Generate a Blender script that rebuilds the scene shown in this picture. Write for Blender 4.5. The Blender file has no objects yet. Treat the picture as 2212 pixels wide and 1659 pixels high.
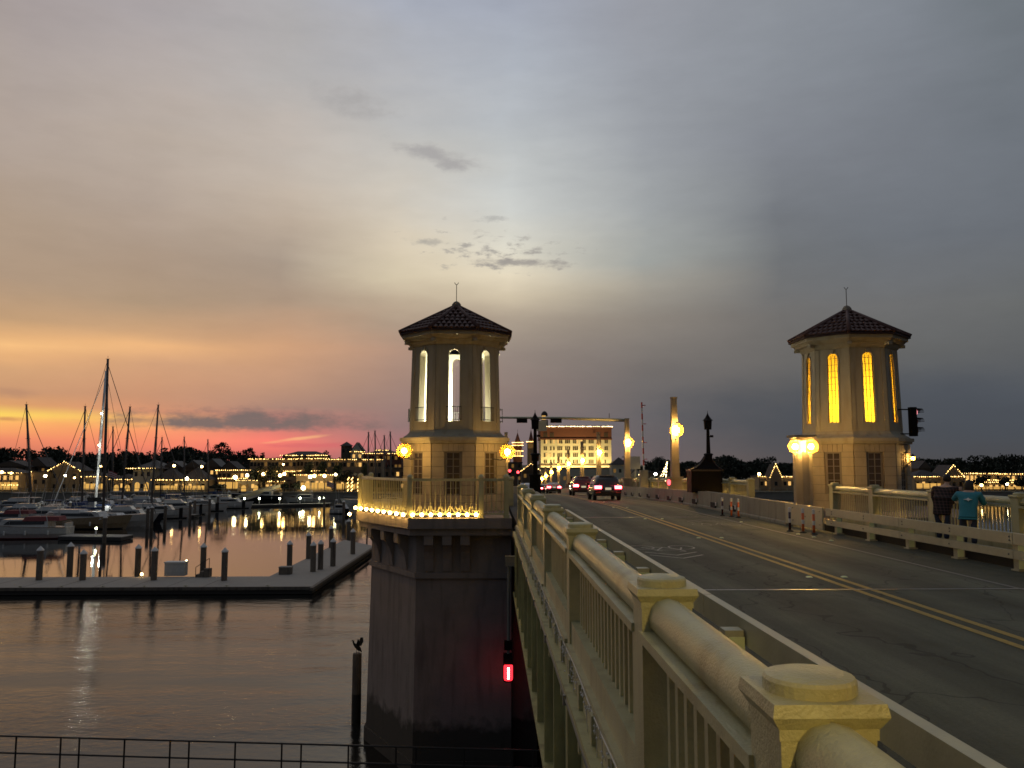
import bpy, math, random
from mathutils import Vector, Matrix
random.seed(7)
R = math.radians
scene = bpy.context.scene
COL = scene.collection

# ------------------------------------------------------------------ camera
EYE = 2.3            # height of the lens above the roadway (z = 0)
PITCH, YAW, FPX = R(5.52), R(1.47), 1789.0
cam_d = bpy.data.cameras.new('camera')
cam_d.sensor_width = 36.0
cam_d.lens = FPX / 2212 * 36
cam_d.clip_start, cam_d.clip_end = 0.05, 9000
cam = bpy.data.objects.new('camera', cam_d)
cam.location = (0, 0, EYE)
cam.rotation_euler = (math.pi / 2 + PITCH, 0, -YAW)
COL.objects.link(cam)
scene.camera = cam

def ray(px, py):
    x, y = (px - 1106) / FPX, (829.5 - py) / FPX
    fw = math.cos(PITCH) - y * math.sin(PITCH)
    up = y * math.cos(PITCH) + math.sin(PITCH)
    return (x * math.cos(YAW) + fw * math.sin(YAW), fw * math.cos(YAW) - x * math.sin(YAW), up)
def at(px, py, Y):
    d = ray(px, py); t = Y / d[1]
    return Vector((d[0] * t, Y, EYE + d[2] * t))
def on(px, py, z):
    d = ray(px, py); t = (z - EYE) / d[2]
    return Vector((d[0] * t, d[1] * t, z))
def lin(c):
    return tuple(((v / 255) / 12.92 if v <= 10 else ((v / 255 + .055) / 1.055) ** 2.4) for v in c)

# ------------------------------------------------------------------ sky
world = bpy.data.worlds.new('World'); scene.world = world
world.use_nodes = True
nt = world.node_tree; nt.nodes.clear()
def N(tree, t, **kw):
    n = tree.nodes.new(t)
    for k, v in kw.items(): setattr(n, k, v)
    return n
def M(tree, op, a, b=None, c=None, clamp=False):
    n = N(tree, 'ShaderNodeMath', operation=op, use_clamp=clamp)
    for i, v in enumerate((a, b, c)):
        if v is None: continue
        if isinstance(v, (int, float)): n.inputs[i].default_value = v
        else: tree.links.new(v, n.inputs[i])
    return n.outputs[0]
def mixc(tree, f, a, b, mode='MIX'):
    n = N(tree, 'ShaderNodeMix', data_type='RGBA', blend_type=mode)
    for s, v in ((n.inputs[0], f), (n.inputs[6], a), (n.inputs[7], b)):
        if isinstance(v, (int, float)): s.default_value = v
        elif isinstance(v, tuple): s.default_value = (*v[:3], 1)
        else: tree.links.new(v, s)
    return n.outputs[2]
def build_sky():
    t = nt; L = t.links
    tc = N(t, 'ShaderNodeTexCoord')
    sep = N(t, 'ShaderNodeSeparateXYZ'); L.new(tc.outputs['Generated'], sep.inputs[0])
    az0 = M(t, 'ARCTAN2', sep.outputs[0], sep.outputs[1])
    el0 = M(t, 'ARCSINE', sep.outputs[2])
    def comb(a, b, sa, sb):
        c = N(t, 'ShaderNodeCombineXYZ')
        L.new(M(t, 'MULTIPLY', a, sa), c.inputs[0]); L.new(M(t, 'MULTIPLY', b, sb), c.inputs[1])
        return c.outputs[0]
    def noise(v, sc, det=4, rough=.55):
        n = N(t, 'ShaderNodeTexNoise'); n.inputs['Scale'].default_value = sc
        n.inputs['Detail'].default_value = det; n.inputs['Roughness'].default_value = rough
        L.new(v, n.inputs['Vector']); return n.outputs[0]
    wv = comb(az0, el0, 2.2, 9.0)
    w1 = M(t, 'SUBTRACT', noise(wv, 1.3), .5)
    w2 = M(t, 'SUBTRACT', noise(comb(az0, el0, 5, 26), 1.0), .5)
    # warp shrinks towards the horizon so that the sunset bands stay level
    wamp = M(t, 'ADD', M(t, 'MULTIPLY', el0, .16, clamp=True), .004)
    el = M(t, 'ADD', el0, M(t, 'MULTIPLY', w1, wamp))
    el = M(t, 'ADD', el, M(t, 'MULTIPLY', w2, .010))
    az = M(t, 'ADD', az0, M(t, 'MULTIPLY', w1, .09))
    cols = [
     (0, [(0,(166,156,155)),(150,(174,162,156)),(300,(177,161,149)),(450,(174,153,133)),(600,(177,151,126)),(690,(196,157,116)),(725,(228,174,115)),(745,(247,189,120)),(770,(232,174,114)),(800,(212,160,112)),(840,(203,150,108)),(868,(222,158,95)),(893,(255,214,80)),(915,(255,176,88)),(950,(240,135,90)),(985,(200,108,85))]),
     (300, [(0,(170,163,164)),(150,(180,170,165)),(300,(184,170,158)),(430,(178,161,147)),(560,(172,149,128)),(650,(177,150,122)),(720,(206,161,117)),(750,(236,178,118)),(790,(208,156,115)),(850,(206,148,110)),(885,(222,148,105)),(907,(255,184,95)),(930,(250,150,92)),(960,(242,128,90)),(988,(200,105,90))]),
     (600, [(0,(174,172,174)),(150,(181,177,175)),(300,(192,182,173)),(420,(197,182,166)),(490,(186,169,151)),(560,(166,149,133)),(650,(172,148,126)),(750,(208,158,118)),(830,(195,148,118)),(880,(172,132,115)),(925,(222,120,105)),(948,(254,120,100)),(972,(236,108,95)),(990,(200,100,92))]),
     (850, [(0,(170,175,188)),(150,(174,176,182)),(300,(192,190,186)),(450,(210,200,184)),(540,(216,202,177)),(600,(214,199,170)),(650,(192,173,148)),(700,(174,151,130)),(760,(180,145,124)),(850,(160,130,118)),(920,(148,118,114)),(960,(166,112,112)),(990,(150,108,108))]),
     (1100, [(0,(160,166,180)),(150,(172,178,188)),(300,(188,192,194)),(450,(206,208,204)),(540,(222,217,200)),(595,(230,217,190)),(640,(208,193,166)),(690,(172,157,139)),(760,(150,135,125)),(850,(140,122,115)),(930,(128,112,112)),(985,(122,106,108))]),
     (1400, [(0,(153,156,165)),(150,(153,157,165)),(300,(153,157,163)),(450,(159,163,165)),(560,(161,164,160)),(610,(161,156,145)),(690,(139,131,122)),(800,(117,111,108)),(900,(105,101,103)),(985,(109,97,97))]),
     (1700, [(0,(141,146,154)),(150,(137,142,150)),(300,(129,133,141)),(450,(116,120,126)),(560,(113,116,119)),(680,(113,111,109)),(780,(105,103,101)),(850,(91,91,93)),(940,(85,83,85)),(990,(89,83,83))]),
     (2000, [(0,(127,133,142)),(300,(118,123,131)),(500,(109,114,121)),(650,(109,110,111)),(760,(101,102,102)),(850,(85,89,96)),(930,(77,79,84)),(990,(79,77,79))]),
     (2212, [(0,(113,120,127)),(300,(111,117,125)),(500,(105,110,117)),(650,(105,107,107)),(760,(95,97,99)),(860,(81,86,93)),(930,(73,76,81)),(990,(75,74,77))]),
    ]
    E0, E1 = -.03, .56
    fac = M(t, 'DIVIDE', M(t, 'SUBTRACT', el, E0), E1 - E0, clamp=True)
    def ramp(stops):
        n = N(t, 'ShaderNodeValToRGB'); cr = n.color_ramp; cr.interpolation = 'LINEAR'
        stops = sorted(stops); cr.elements[0].position = stops[0][0]; cr.elements[0].color = (*stops[0][1], 1)
        cr.elements[1].position = stops[-1][0]; cr.elements[1].color = (*stops[-1][1], 1)
        for p, c in stops[1:-1]:
            e = cr.elements.new(p); e.color = (*c, 1)
        L.new(fac, n.inputs[0]); return n.outputs[0]
    seq = []
    for px, st in cols:
        d0 = ray(px, 1000); azc = math.atan2(d0[0], d0[1])
        ss = []
        for py, c in st:
            d = ray(px, py); e = math.atan2(d[2], math.hypot(d[0], d[1]))
            ss.append((min(.98, max(.02, (e - E0) / (E1 - E0))), lin(c)))
        seq.append((azc, ramp(ss)))
    dusk = lambda k: ramp([(.02, lin(tuple(v * k for v in (50, 55, 64)))), (.3, lin(tuple(v * k for v in (64, 70, 80)))), (.98, lin(tuple(v * k for v in (92, 99, 110))))])
    glow = ramp([(.02, lin((190, 108, 88))), (.12, lin((238, 165, 95))), (.2, lin((205, 155, 112))), (.42, lin((190, 150, 115))), (.7, lin((168, 150, 130))), (.98, lin((160, 152, 146)))])
    side = ramp([(.02, lin((128, 104, 100))), (.2, lin((140, 124, 116))), (.5, lin((150, 142, 138))), (.98, lin((140, 144, 152)))])
    slate = ramp([(.02, lin((74, 76, 84))), (.3, lin((92, 98, 108))), (.98, lin((112, 120, 130)))])
    seq = [(-math.pi, dusk(1)), (-2.3, dusk(1.05)), (-1.65, slate), (-1.15, side), (-.8, glow)] + seq + [(1.1, dusk(1.05)), (math.pi, dusk(1))]
    c = seq[0][1]
    for (a0, _), (a1, nxt) in zip(seq, seq[1:]):
        f = M(t, 'DIVIDE', M(t, 'SUBTRACT', az, a0), a1 - a0, clamp=True)
        c = mixc(t, f, c, nxt)
    # soft mottling of the cloud deck
    m1 = noise(comb(az0, el0, 3.0, 7.5), 2.0, 6, .6)
    m2 = noise(comb(az0, el0, 9, 30), 1.6, 5, .6)
    mm = M(t, 'ADD', M(t, 'MULTIPLY', M(t, 'SUBTRACT', m1, .5), .20), M(t, 'MULTIPLY', M(t, 'SUBTRACT', m2, .5), .12))
    c = mixc(t, 1.0, c, (1, 1, 1), 'MULTIPLY')
    vm = N(t, 'ShaderNodeVectorMath', operation='SCALE'); L.new(c, vm.inputs[0]); L.new(M(t, 'ADD', mm, 1.0), vm.inputs['Scale'])
    c = vm.outputs[0]
    # distinct dark clouds: centre px, half sizes px, colour, coverage, edge noise
    def cloud(c, px, py, hw, hh, colr, op, nsc, nst, amp, flat=1.0, bias=0.0, tilt=0.0):
        d = ray(px, py); a_c = math.atan2(d[0], d[1]); e_c = math.asin(d[2] / math.sqrt(sum(v * v for v in d)))
        da = M(t, 'SUBTRACT', az0, a_c)
        u = M(t, 'DIVIDE', da, hw / FPX)
        v = M(t, 'DIVIDE', M(t, 'ADD', M(t, 'SUBTRACT', el0, e_c), M(t, 'MULTIPLY', da, tilt)), hh / FPX)
        if flat != 1.0:
            v = M(t, 'MULTIPLY', v, M(t, 'ADD', M(t, 'MULTIPLY', M(t, 'LESS_THAN', v, 0), flat - 1), 1.0))
        rr = M(t, 'SQRT', M(t, 'ADD', M(t, 'MULTIPLY', u, u), M(t, 'MULTIPLY', v, v)))
        n = noise(comb(az0, el0, nsc, nsc * nst), 1.0, 7, .62)
        k = M(t, 'ADD', M(t, 'SUBTRACT', 1.0 + bias, rr), M(t, 'MULTIPLY', M(t, 'SUBTRACT', n, .5), amp))
        mask = N(t, 'ShaderNodeMapRange', interpolation_type='SMOOTHSTEP'); mask.inputs[1].default_value = 0; mask.inputs[2].default_value = .9
        L.new(k, mask.inputs[0])
        return mixc(t, M(t, 'MULTIPLY', mask.outputs[0], op), c, lin(colr))
    c = cloud(c, 545, 916, 290, 36, (122, 107, 103), .96, 30, 2.6, 1.7, flat=2.0, bias=.12)
    c = cloud(c, 290, 908, 70, 7, (150, 112, 100), .6, 40, 3, 1.2)
    c = cloud(c, 10, 905, 45, 6, (190, 120, 80), .6, 40, 3, 1.2)
    c = cloud(c, 20, 848, 60, 14, (178, 132, 104), .5, 30, 3, 1.2)
    c = cloud(c, 945, 340, 130, 28, (164, 161, 161), .8, 24, 2.4, 2.4, bias=-.05, tilt=.25)
    c = cloud(c, 760, 215, 150, 44, (160, 157, 156), .6, 14, 2.0, 2.6, bias=-.2, tilt=.2)
    c = cloud(c, 1080, 545, 260, 70, (160, 155, 149), .85, 40, 2.6, 4.6, bias=-.62, tilt=.06)
    c = cloud(c, 1120, 568, 150, 15, (158, 152, 146), .85, 40, 2.6, 2.6, bias=.0, tilt=.03)
    c = cloud(c, 920, 522, 60, 13, (174, 168, 158), .7, 50, 2.6, 3.0, bias=-.2)
    c = cloud(c, 1065, 473, 60, 11, (174, 173, 169), .7, 50, 2.6, 3.0, bias=-.2)
    c = cloud(c, 1950, 905, 640, 105, (74, 79, 87), .62, 8, 2.4, 1.1, bias=.1)
    c = cloud(c, 690, 962, 150, 9, (214, 92, 96), .55, 26, 8, 2.0)
    c = cloud(c, 640, 948, 90, 5, (255, 190, 120), .6, 26, 8, 1.6, tilt=-.14)
    hs = N(t, 'ShaderNodeHueSaturation'); hs.inputs['Saturation'].default_value = .95; L.new(c, hs.inputs['Color']); c = hs.outputs[0]
    bg = N(t, 'ShaderNodeBackground'); L.new(c, bg.inputs[0]); bg.inputs[1].default_value = 1.0
    out = N(t, 'ShaderNodeOutputWorld'); L.new(bg.outputs[0], out.inputs[0])
build_sky()
world.cycles.sampling_method = 'MANUAL'; world.cycles.sample_map_resolution = 512

# the sun is already at the horizon, behind thin cloud on the left
sun_d = bpy.data.lights.new('sun', 'SUN'); sun_d.energy = .12; sun_d.angle = R(12); sun_d.color = (1, .62, .36)
sun = bpy.data.objects.new('sun', sun_d); COL.objects.link(sun)
sun.rotation_euler = Vector((math.sin(R(-40)), math.cos(R(-40)), .05)).to_track_quat('Z', 'Y').to_euler()

scene.view_settings.view_transform = 'Standard'; scene.view_settings.look = 'None'
scene.view_settings.exposure = 0; scene.view_settings.gamma = 1
scene.view_settings.use_curve_mapping = False
scene.render.engine = 'CYCLES'
cy = scene.cycles
cy.use_denoising = True; cy.max_bounces = 6; cy.diffuse_bounces = 2; cy.glossy_bounces = 4
cy.transmission_bounces = 4; cy.transparent_max_bounces = 8
cy.sample_clamp_indirect = 4; cy.sample_clamp_direct = 0; cy.caustics_reflective = False; cy.caustics_refractive = False
cy.use_light_tree = True; cy.filter_width = 1.6

# ------------------------------------------------------------------ materials
MATS = {}
def mat(name, col, rough=.6, metal=0.0, var=0.0, vscale=3.0, bump=0.0, bscale=20.0, emit=0.0, ecol=None, spec=.5, stain=None, coat=0.0):
    m = bpy.data.materials.new(name); m.use_nodes = True
    t = m.node_tree; b = t.nodes['Principled BSDF']; L = t.links
    b.inputs['Base Color'].default_value = (*col, 1); b.inputs['Roughness'].default_value = rough
    b.inputs['Metallic'].default_value = metal; b.inputs['Specular IOR Level'].default_value = spec
    b.inputs['Coat Weight'].default_value = coat
    if emit:
        b.inputs['Emission Color'].default_value = (*(ecol or col), 1); b.inputs['Emission Strength'].default_value = emit
    if var or bump or stain:
        g = N(t, 'ShaderNodeNewGeometry')
        n = N(t, 'ShaderNodeTexNoise'); n.inputs['Scale'].default_value = vscale; n.inputs['Detail'].default_value = 8; n.inputs['Roughness'].default_value = .65
        L.new(g.outputs['Position'], n.inputs['Vector'])
        mr = N(t, 'ShaderNodeMapRange'); mr.inputs[1].default_value = .25; mr.inputs[2].default_value = .75
        mr.inputs[3].default_value = 1 - var; mr.inputs[4].default_value = 1 + var
        L.new(n.outputs[0], mr.inputs[0])
        vm = N(t, 'ShaderNodeVectorMath', operation='SCALE'); vm.inputs[0].default_value = col
        L.new(mr.outputs[0], vm.inputs['Scale'])
        c = vm.outputs[0]
        if stain:
            mp = N(t, 'ShaderNodeMapping'); mp.inputs['Scale'].default_value = (2.2, 2.2, .35)
            L.new(g.outputs['Position'], mp.inputs[0])
            n3 = N(t, 'ShaderNodeTexNoise'); n3.inputs['Scale'].default_value = 1.6; n3.inputs['Detail'].default_value = 6
            L.new(mp.outputs[0], n3.inputs['Vector'])
            m3 = N(t, 'ShaderNodeMapRange'); m3.inputs[1].default_value = .5; m3.inputs[2].default_value = .72
            L.new(n3.outputs[0], m3.inputs[0])
            c = mixc(t, M(t, 'MULTIPLY', m3.outputs[0], stain[1]), c, stain[0])
        L.new(c, b.inputs['Base Color'])
        rr = N(t, 'ShaderNodeMapRange'); rr.inputs[1].default_value = .3; rr.inputs[2].default_value = .7
        rr.inputs[3].default_value = max(.03, rough - .1); rr.inputs[4].default_value = min(1, rough + .1)
        L.new(n.outputs[0], rr.inputs[0]); L.new(rr.outputs[0], b.inputs['Roughness'])
        if bump:
            n2 = N(t, 'ShaderNodeTexNoise'); n2.inputs['Scale'].default_value = bscale; n2.inputs['Detail'].default_value = 5
            L.new(g.outputs['Position'], n2.inputs['Vector'])
            bp = N(t, 'ShaderNodeBump'); bp.inputs['Strength'].default_value = bump; bp.inputs['Distance'].default_value = .02
            L.new(n2.outputs[0], bp.inputs['Height']); L.new(bp.outputs[0], b.inputs['Normal'])
    MATS[name] = m
    return m
def emat(name, col, s, sample=True):
    m = bpy.data.materials.new(name); m.use_nodes = True
    t = m.node_tree; t.nodes.clear()
    e = N(t, 'ShaderNodeEmission'); e.inputs[0].default_value = (*col, 1); e.inputs[1].default_value = s
    o = N(t, 'ShaderNodeOutputMaterial'); t.links.new(e.outputs[0], o.inputs[0])
    m.cycles.emission_sampling = 'AUTO' if sample else 'NONE'
    MATS[name] = m
    return m
WARM = (1.0, .60, .20)
mat('rail_paint', (.46, .44, .25), .38, var=.13, vscale=11, bump=.35, bscale=70, stain=((.25, .20, .09), .6))
mat('girder_paint', (.42, .40, .19), .5, var=.18, vscale=3, bump=.2, bscale=30, stain=((.14, .10, .05), .7))
mat('galv', (.50, .475, .33), .45, metal=.3, var=.15, vscale=4, bump=.1, bscale=40)
mat('reflective', (.86, .92, .50), .4, var=.06)
mat('concrete', (.33, .30, .22), .85, var=.18, vscale=1.7, bump=.4, bscale=25, stain=((.17, .15, .12), .6))
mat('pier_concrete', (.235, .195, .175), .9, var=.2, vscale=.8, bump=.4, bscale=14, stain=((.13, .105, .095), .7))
mat('stucco', (.36, .315, .225), .85, var=.10, vscale=1.6, bump=.3, bscale=45, stain=((.24, .19, .115), .6))
mat('stone', (.37, .305, .21), .85, var=.14, vscale=2.5, bump=.4, bscale=35, stain=((.20, .15, .09), .4))
mat('stone_dark', (.20, .17, .13), .9, var=.1)
mat('inner_wall', (.86, .84, .66), .8)
mat('tile', (.07, .026, .02), .7, var=.35, vscale=6, bump=.2, bscale=30)
mat('tile_edge', (.04, .016, .014), .7, var=.2)
mat('iron', (.018, .015, .013), .5, var=.2)
mat('iron_brown', (.035, .018, .012), .5, var=.2)
mat('asphalt', (.040, .036, .028), .78, spec=.22, var=.22, vscale=.9, bump=.5, bscale=90, stain=((.062, .057, .045), .6))
mat('sidewalk', (.055, .046, .034), .85, var=.15, vscale=2, bump=.3, bscale=40)  # colour darkened to stand for the shade behind the guard rail boards
mat('yellow_paint', (.36, .24, .035), .65, var=.45, vscale=9, bump=.2, bscale=80)
mat('white_paint', (.34, .33, .28), .65, var=.45, vscale=9)
mat('worn_white', (.17, .16, .14), .65, var=.4, vscale=10)
mat('steel_joint', (.22, .21, .18), .34, metal=.7, var=.05)
mat('wood_pile', (.16, .13, .10), .9, var=.3, vscale=6, bump=.6, bscale=30, stain=((.05, .04, .035), .8))
mat('wet_pile', (.02, .018, .015), .5, var=.3, vscale=6, bump=.5)
mat('dock_deck', (.31, .285, .25), .85, var=.15, vscale=1.2, bump=.3, bscale=15)
mat('dock_side', (.05, .045, .04), .7, var=.2)
mat('cap_white', (.72, .70, .66), .6)
mat('gel_white', (.55, .54, .51), .25, var=.06)
mat('gel_tan', (.30, .22, .13), .3, var=.08)
mat('gel_navy', (.012, .014, .022), .25)
mat('gel_grey', (.28, .28, .29), .35, var=.08)
mat('boat_glass', (.012, .013, .015), .08)
mat('canvas_red', (.22, .05, .05), .8, var=.1)
mat('canvas_blue', (.03, .05, .13), .8, var=.1)
mat('teak', (.18, .10, .05), .6, var=.2, vscale=8)
mat('mast_alu', (.34, .33, .33), .35, metal=.6)
mat('mast_dark', (.10, .085, .08), .5)
mat('mast_white', (.85, .85, .82), .45)
mat('rope', (.07, .065, .06), .8)
mat('wall_cream', (.34, .26, .16), .85, var=.1, vscale=.8, stain=((.22, .16, .10), .4))
mat('wall_tan', (.25, .18, .11), .85, var=.12, vscale=.8)
mat('wall_white', (.50, .46, .36), .85, var=.08, vscale=.8)
mat('wall_brown', (.11, .075, .05), .85, var=.12, vscale=.8)
mat('wall_red', (.13, .045, .03), .85, var=.15, vscale=.8)
mat('roof_dark', (.05, .04, .038), .8, var=.3, vscale=1.0)
mat('roof_grey', (.08, .076, .072), .7, var=.2, vscale=1.0)
mat('roof_red', (.16, .06, .045), .8, var=.25, vscale=1.0)
mat('frame_dark', (.05, .04, .03), .6)
mat('win_dark', (.02, .018, .016), .15)
mat('sea_wall', (.24, .22, .18), .9, var=.2, vscale=.5, bump=.4, bscale=6)
mat('land', (.06, .065, .04), .95, var=.4, vscale=.05)
mat('bark', (.05, .038, .028), .9, var=.2)
mat('leaf', (.045, .06, .028), .8, var=.5, vscale=.8)
mat('leaf_dark', (.022, .028, .016), .85, var=.5, vscale=.3)
mat('car_black', (.012, .011, .012), .22, coat=.6)
mat('car_maroon', (.05, .012, .014), .22, coat=.6)
mat('car_silver', (.26, .26, .27), .28, metal=.4, coat=.5)
mat('car_glass', (.008, .008, .009), .06)
mat('rubber', (.012, .012, .012), .8)
mat('rim', (.3, .3, .3), .35, metal=.7)
mat('plate', (.75, .73, .62), .6, emit=.35, ecol=(1, .9, .6))
mat('orange_plastic', (.75, .16, .04), .5)
mat('red_paint', (.55, .04, .035), .5)
mat('sign_back', (.55, .50, .38), .6, var=.08)
mat('skin', (.50, .30, .21), .55, var=.06, vscale=20)
mat('hair', (.012, .008, .007), .6)
mat('jeans', (.035, .045, .075), .9, var=.15, vscale=30)
mat('shoe', (.03, .03, .03), .7)
mat('teal_cloth', (.035, .21, .27), .9, var=.18, vscale=25, bump=.3, bscale=18)
mat('bird_black', (.008, .007, .006), .7)
mat('flag_red', (.42, .08, .08), .8, var=.1)
mat('flag_white', (.6, .58, .56), .8)
mat('pipe', (.25, .235, .2), .5, var=.1)
mat('cord', (.03, .03, .025), .8)
mat('pale_cord', (.60, .58, .50), .5)
mat('black_metal', (.006, .0045, .004), .6, spec=.12, var=.3)
mat('window_frame_w', (.3, .25, .17), .7)
mat('lens_dark', (.08, .02, .02), .2)
emat('lamp_globe', (1.0, .60, .16), 560)
emat('sconce_globe', (1.0, .60, .17), 850)
emat('wall_globe', (1.0, .62, .18), 190)
emat('near_globe', (1.0, .72, .21), 1900)
emat('string_bulb', (1.0, .58, .14), 75)
emat('far_bulb', (1.0, .60, .18), 9, False)
emat('far_bulb_white', (1.0, .74, .34), 10, False)
emat('street_globe', (1.0, .60, .19), 26)
emat('white_globe', (1.0, .84, .45), 30)
emat('dock_globe', (.95, 1.0, .62), 40)
emat('window_lit', (1.0, .56, .16), 1.0, False)
emat('window_dim', (1.0, .52, .14), .16, False)
emat('shop_lit', (1.0, .55, .13), .75, True)
def backlit():
    m = bpy.data.materials.new('pane_yellow'); m.use_nodes = True; t = m.node_tree; t.nodes.clear()
    a = N(t, 'ShaderNodeBsdfTranslucent'); a.inputs[0].default_value = (.95, .52, .04, 1); g = N(t, 'ShaderNodeBsdfGlossy'); g.inputs['Roughness'].default_value = .12
    x = N(t, 'ShaderNodeMixShader'); x.inputs[0].default_value = .05
    o = N(t, 'ShaderNodeOutputMaterial'); t.links.new(a.outputs[0], x.inputs[1]); t.links.new(g.outputs[0], x.inputs[2]); t.links.new(x.outputs[0], o.inputs[0])
    MATS['pane_yellow'] = m
backlit()
emat('tail_red', (1.0, .05, .07), 30)
emat('tail_core', (1.0, .55, .45), 20)
emat('head_white', (1.0, .85, .55), 90)
emat('nav_red', (1.0, .02, .03), 3.5)
emat('nav_core', (1.0, .35, .28), 30)
emat('signal_pink', (1.0, .30, .34), 1.6, False)
emat('red_dot', (1.0, .05, .06), 6, False)
def plaid():
    m = mat('plaid_cloth', (.03, .018, .018), .95); t = m.node_tree; L = t.links
    tc = N(t, 'ShaderNodeTexCoord'); s = N(t, 'ShaderNodeSeparateXYZ'); L.new(tc.outputs['Object'], s.inputs[0])
    def st(o, k): return M(t, 'LESS_THAN', M(t, 'FRACT', M(t, 'MULTIPLY', o, k)), .35)
    f = M(t, 'MULTIPLY', M(t, 'ADD', st(s.outputs[2], 13), st(M(t, 'ADD', s.outputs[0], s.outputs[1]), 10)), .5)
    c = mixc(t, f, (.016, .011, .011), (.085, .045, .042)); L.new(c, t.nodes['Principled BSDF'].inputs['Base Color'])
plaid()
def glass_mat():
    m = bpy.data.materials.new('clear_pane'); m.use_nodes = True; t = m.node_tree; t.nodes.clear()
    a = N(t, 'ShaderNodeBsdfTransparent'); g = N(t, 'ShaderNodeBsdfGlossy'); g.inputs['Roughness'].default_value = .03
    x = N(t, 'ShaderNodeMixShader'); x.inputs[0].default_value = .06
    o = N(t, 'ShaderNodeOutputMaterial'); t.links.new(a.outputs[0], x.inputs[1]); t.links.new(g.outputs[0], x.inputs[2]); t.links.new(x.outputs[0], o.inputs[0])
    MATS['clear_pane'] = m
glass_mat()
def halo_mat():  # translucent shell added round bulbs, tinted and oversized to imitate their halo
    m = bpy.data.materials.new('halo_globe'); m.use_nodes = True; t = m.node_tree; t.nodes.clear()
    a = N(t, 'ShaderNodeBsdfTransparent'); a.inputs[0].default_value = (1, .96, .88, 1)
    g = N(t, 'ShaderNodeBsdfTranslucent'); g.inputs[0].default_value = (.50, .21, .03, 1)
    x = N(t, 'ShaderNodeMixShader'); x.inputs[0].default_value = .30
    o = N(t, 'ShaderNodeOutputMaterial'); t.links.new(a.outputs[0], x.inputs[1]); t.links.new(g.outputs[0], x.inputs[2]); t.links.new(x.outputs[0], o.inputs[0])
    MATS['halo_globe'] = m
halo_mat()
def water_mat():
    m = mat('water', (.012, .012, .011), .10, spec=.5); t = m.node_tree; L = t.links; b = t.nodes['Principled BSDF']
    b.inputs['IOR'].default_value = 1.33
    g = N(t, 'ShaderNodeNewGeometry'); sep = N(t, 'ShaderNodeSeparateXYZ'); L.new(g.outputs['Position'], sep.inputs[0])
    def nz(sx, sy, sc, det):
        mp = N(t, 'ShaderNodeMapping'); mp.inputs['Scale'].default_value = (sx, sy, 1); mp.inputs['Rotation'].default_value = (0, 0, R(14))
        L.new(g.outputs['Position'], mp.inputs[0]); n = N(t, 'ShaderNodeTexNoise'); n.inputs['Scale'].default_value = sc; n.inputs['Detail'].default_value = det
        n.inputs['Roughness'].default_value = .6
        L.new(mp.outputs[0], n.inputs['Vector']); return n.outputs[0]
    # open channel is ruffled by the current, the basin behind the floating dock lies calm
    calm = N(t, 'ShaderNodeMapRange'); calm.inputs[1].default_value = 62; calm.inputs[2].default_value = 88; calm.inputs[3].default_value = .48; calm.inputs[4].default_value = .035
    L.new(sep.outputs[1], calm.inputs[0])
    patch = N(t, 'ShaderNodeMapRange'); patch.inputs[1].default_value = .3; patch.inputs[2].default_value = .7; patch.inputs[3].default_value = .12; patch.inputs[4].default_value = 1.6
    L.new(nz(.3, 1, .07, 3), patch.inputs[0])
    h = M(t, 'ADD', M(t, 'MULTIPLY', nz(.5, 1.1, .5, 2), .55), M(t, 'MULTIPLY', nz(.8, 1.3, 2.4, 4), .27))
    h = M(t, 'MULTIPLY', h, M(t, 'MULTIPLY', calm.outputs[0], patch.outputs[0]))
    rr = N(t, 'ShaderNodeMapRange'); rr.inputs[1].default_value = 60; rr.inputs[2].default_value = 85; rr.inputs[3].default_value = .11; rr.inputs[4].default_value = .035
    L.new(sep.outputs[1], rr.inputs[0]); L.new(rr.outputs[0], b.inputs['Roughness'])
    bp = N(t, 'ShaderNodeBump'); bp.inputs['Strength'].default_value = 1.0; bp.inputs['Distance'].default_value = .34
    L.new(h, bp.inputs['Height']); L.new(bp.outputs[0], b.inputs['Normal'])
water_mat()
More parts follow.
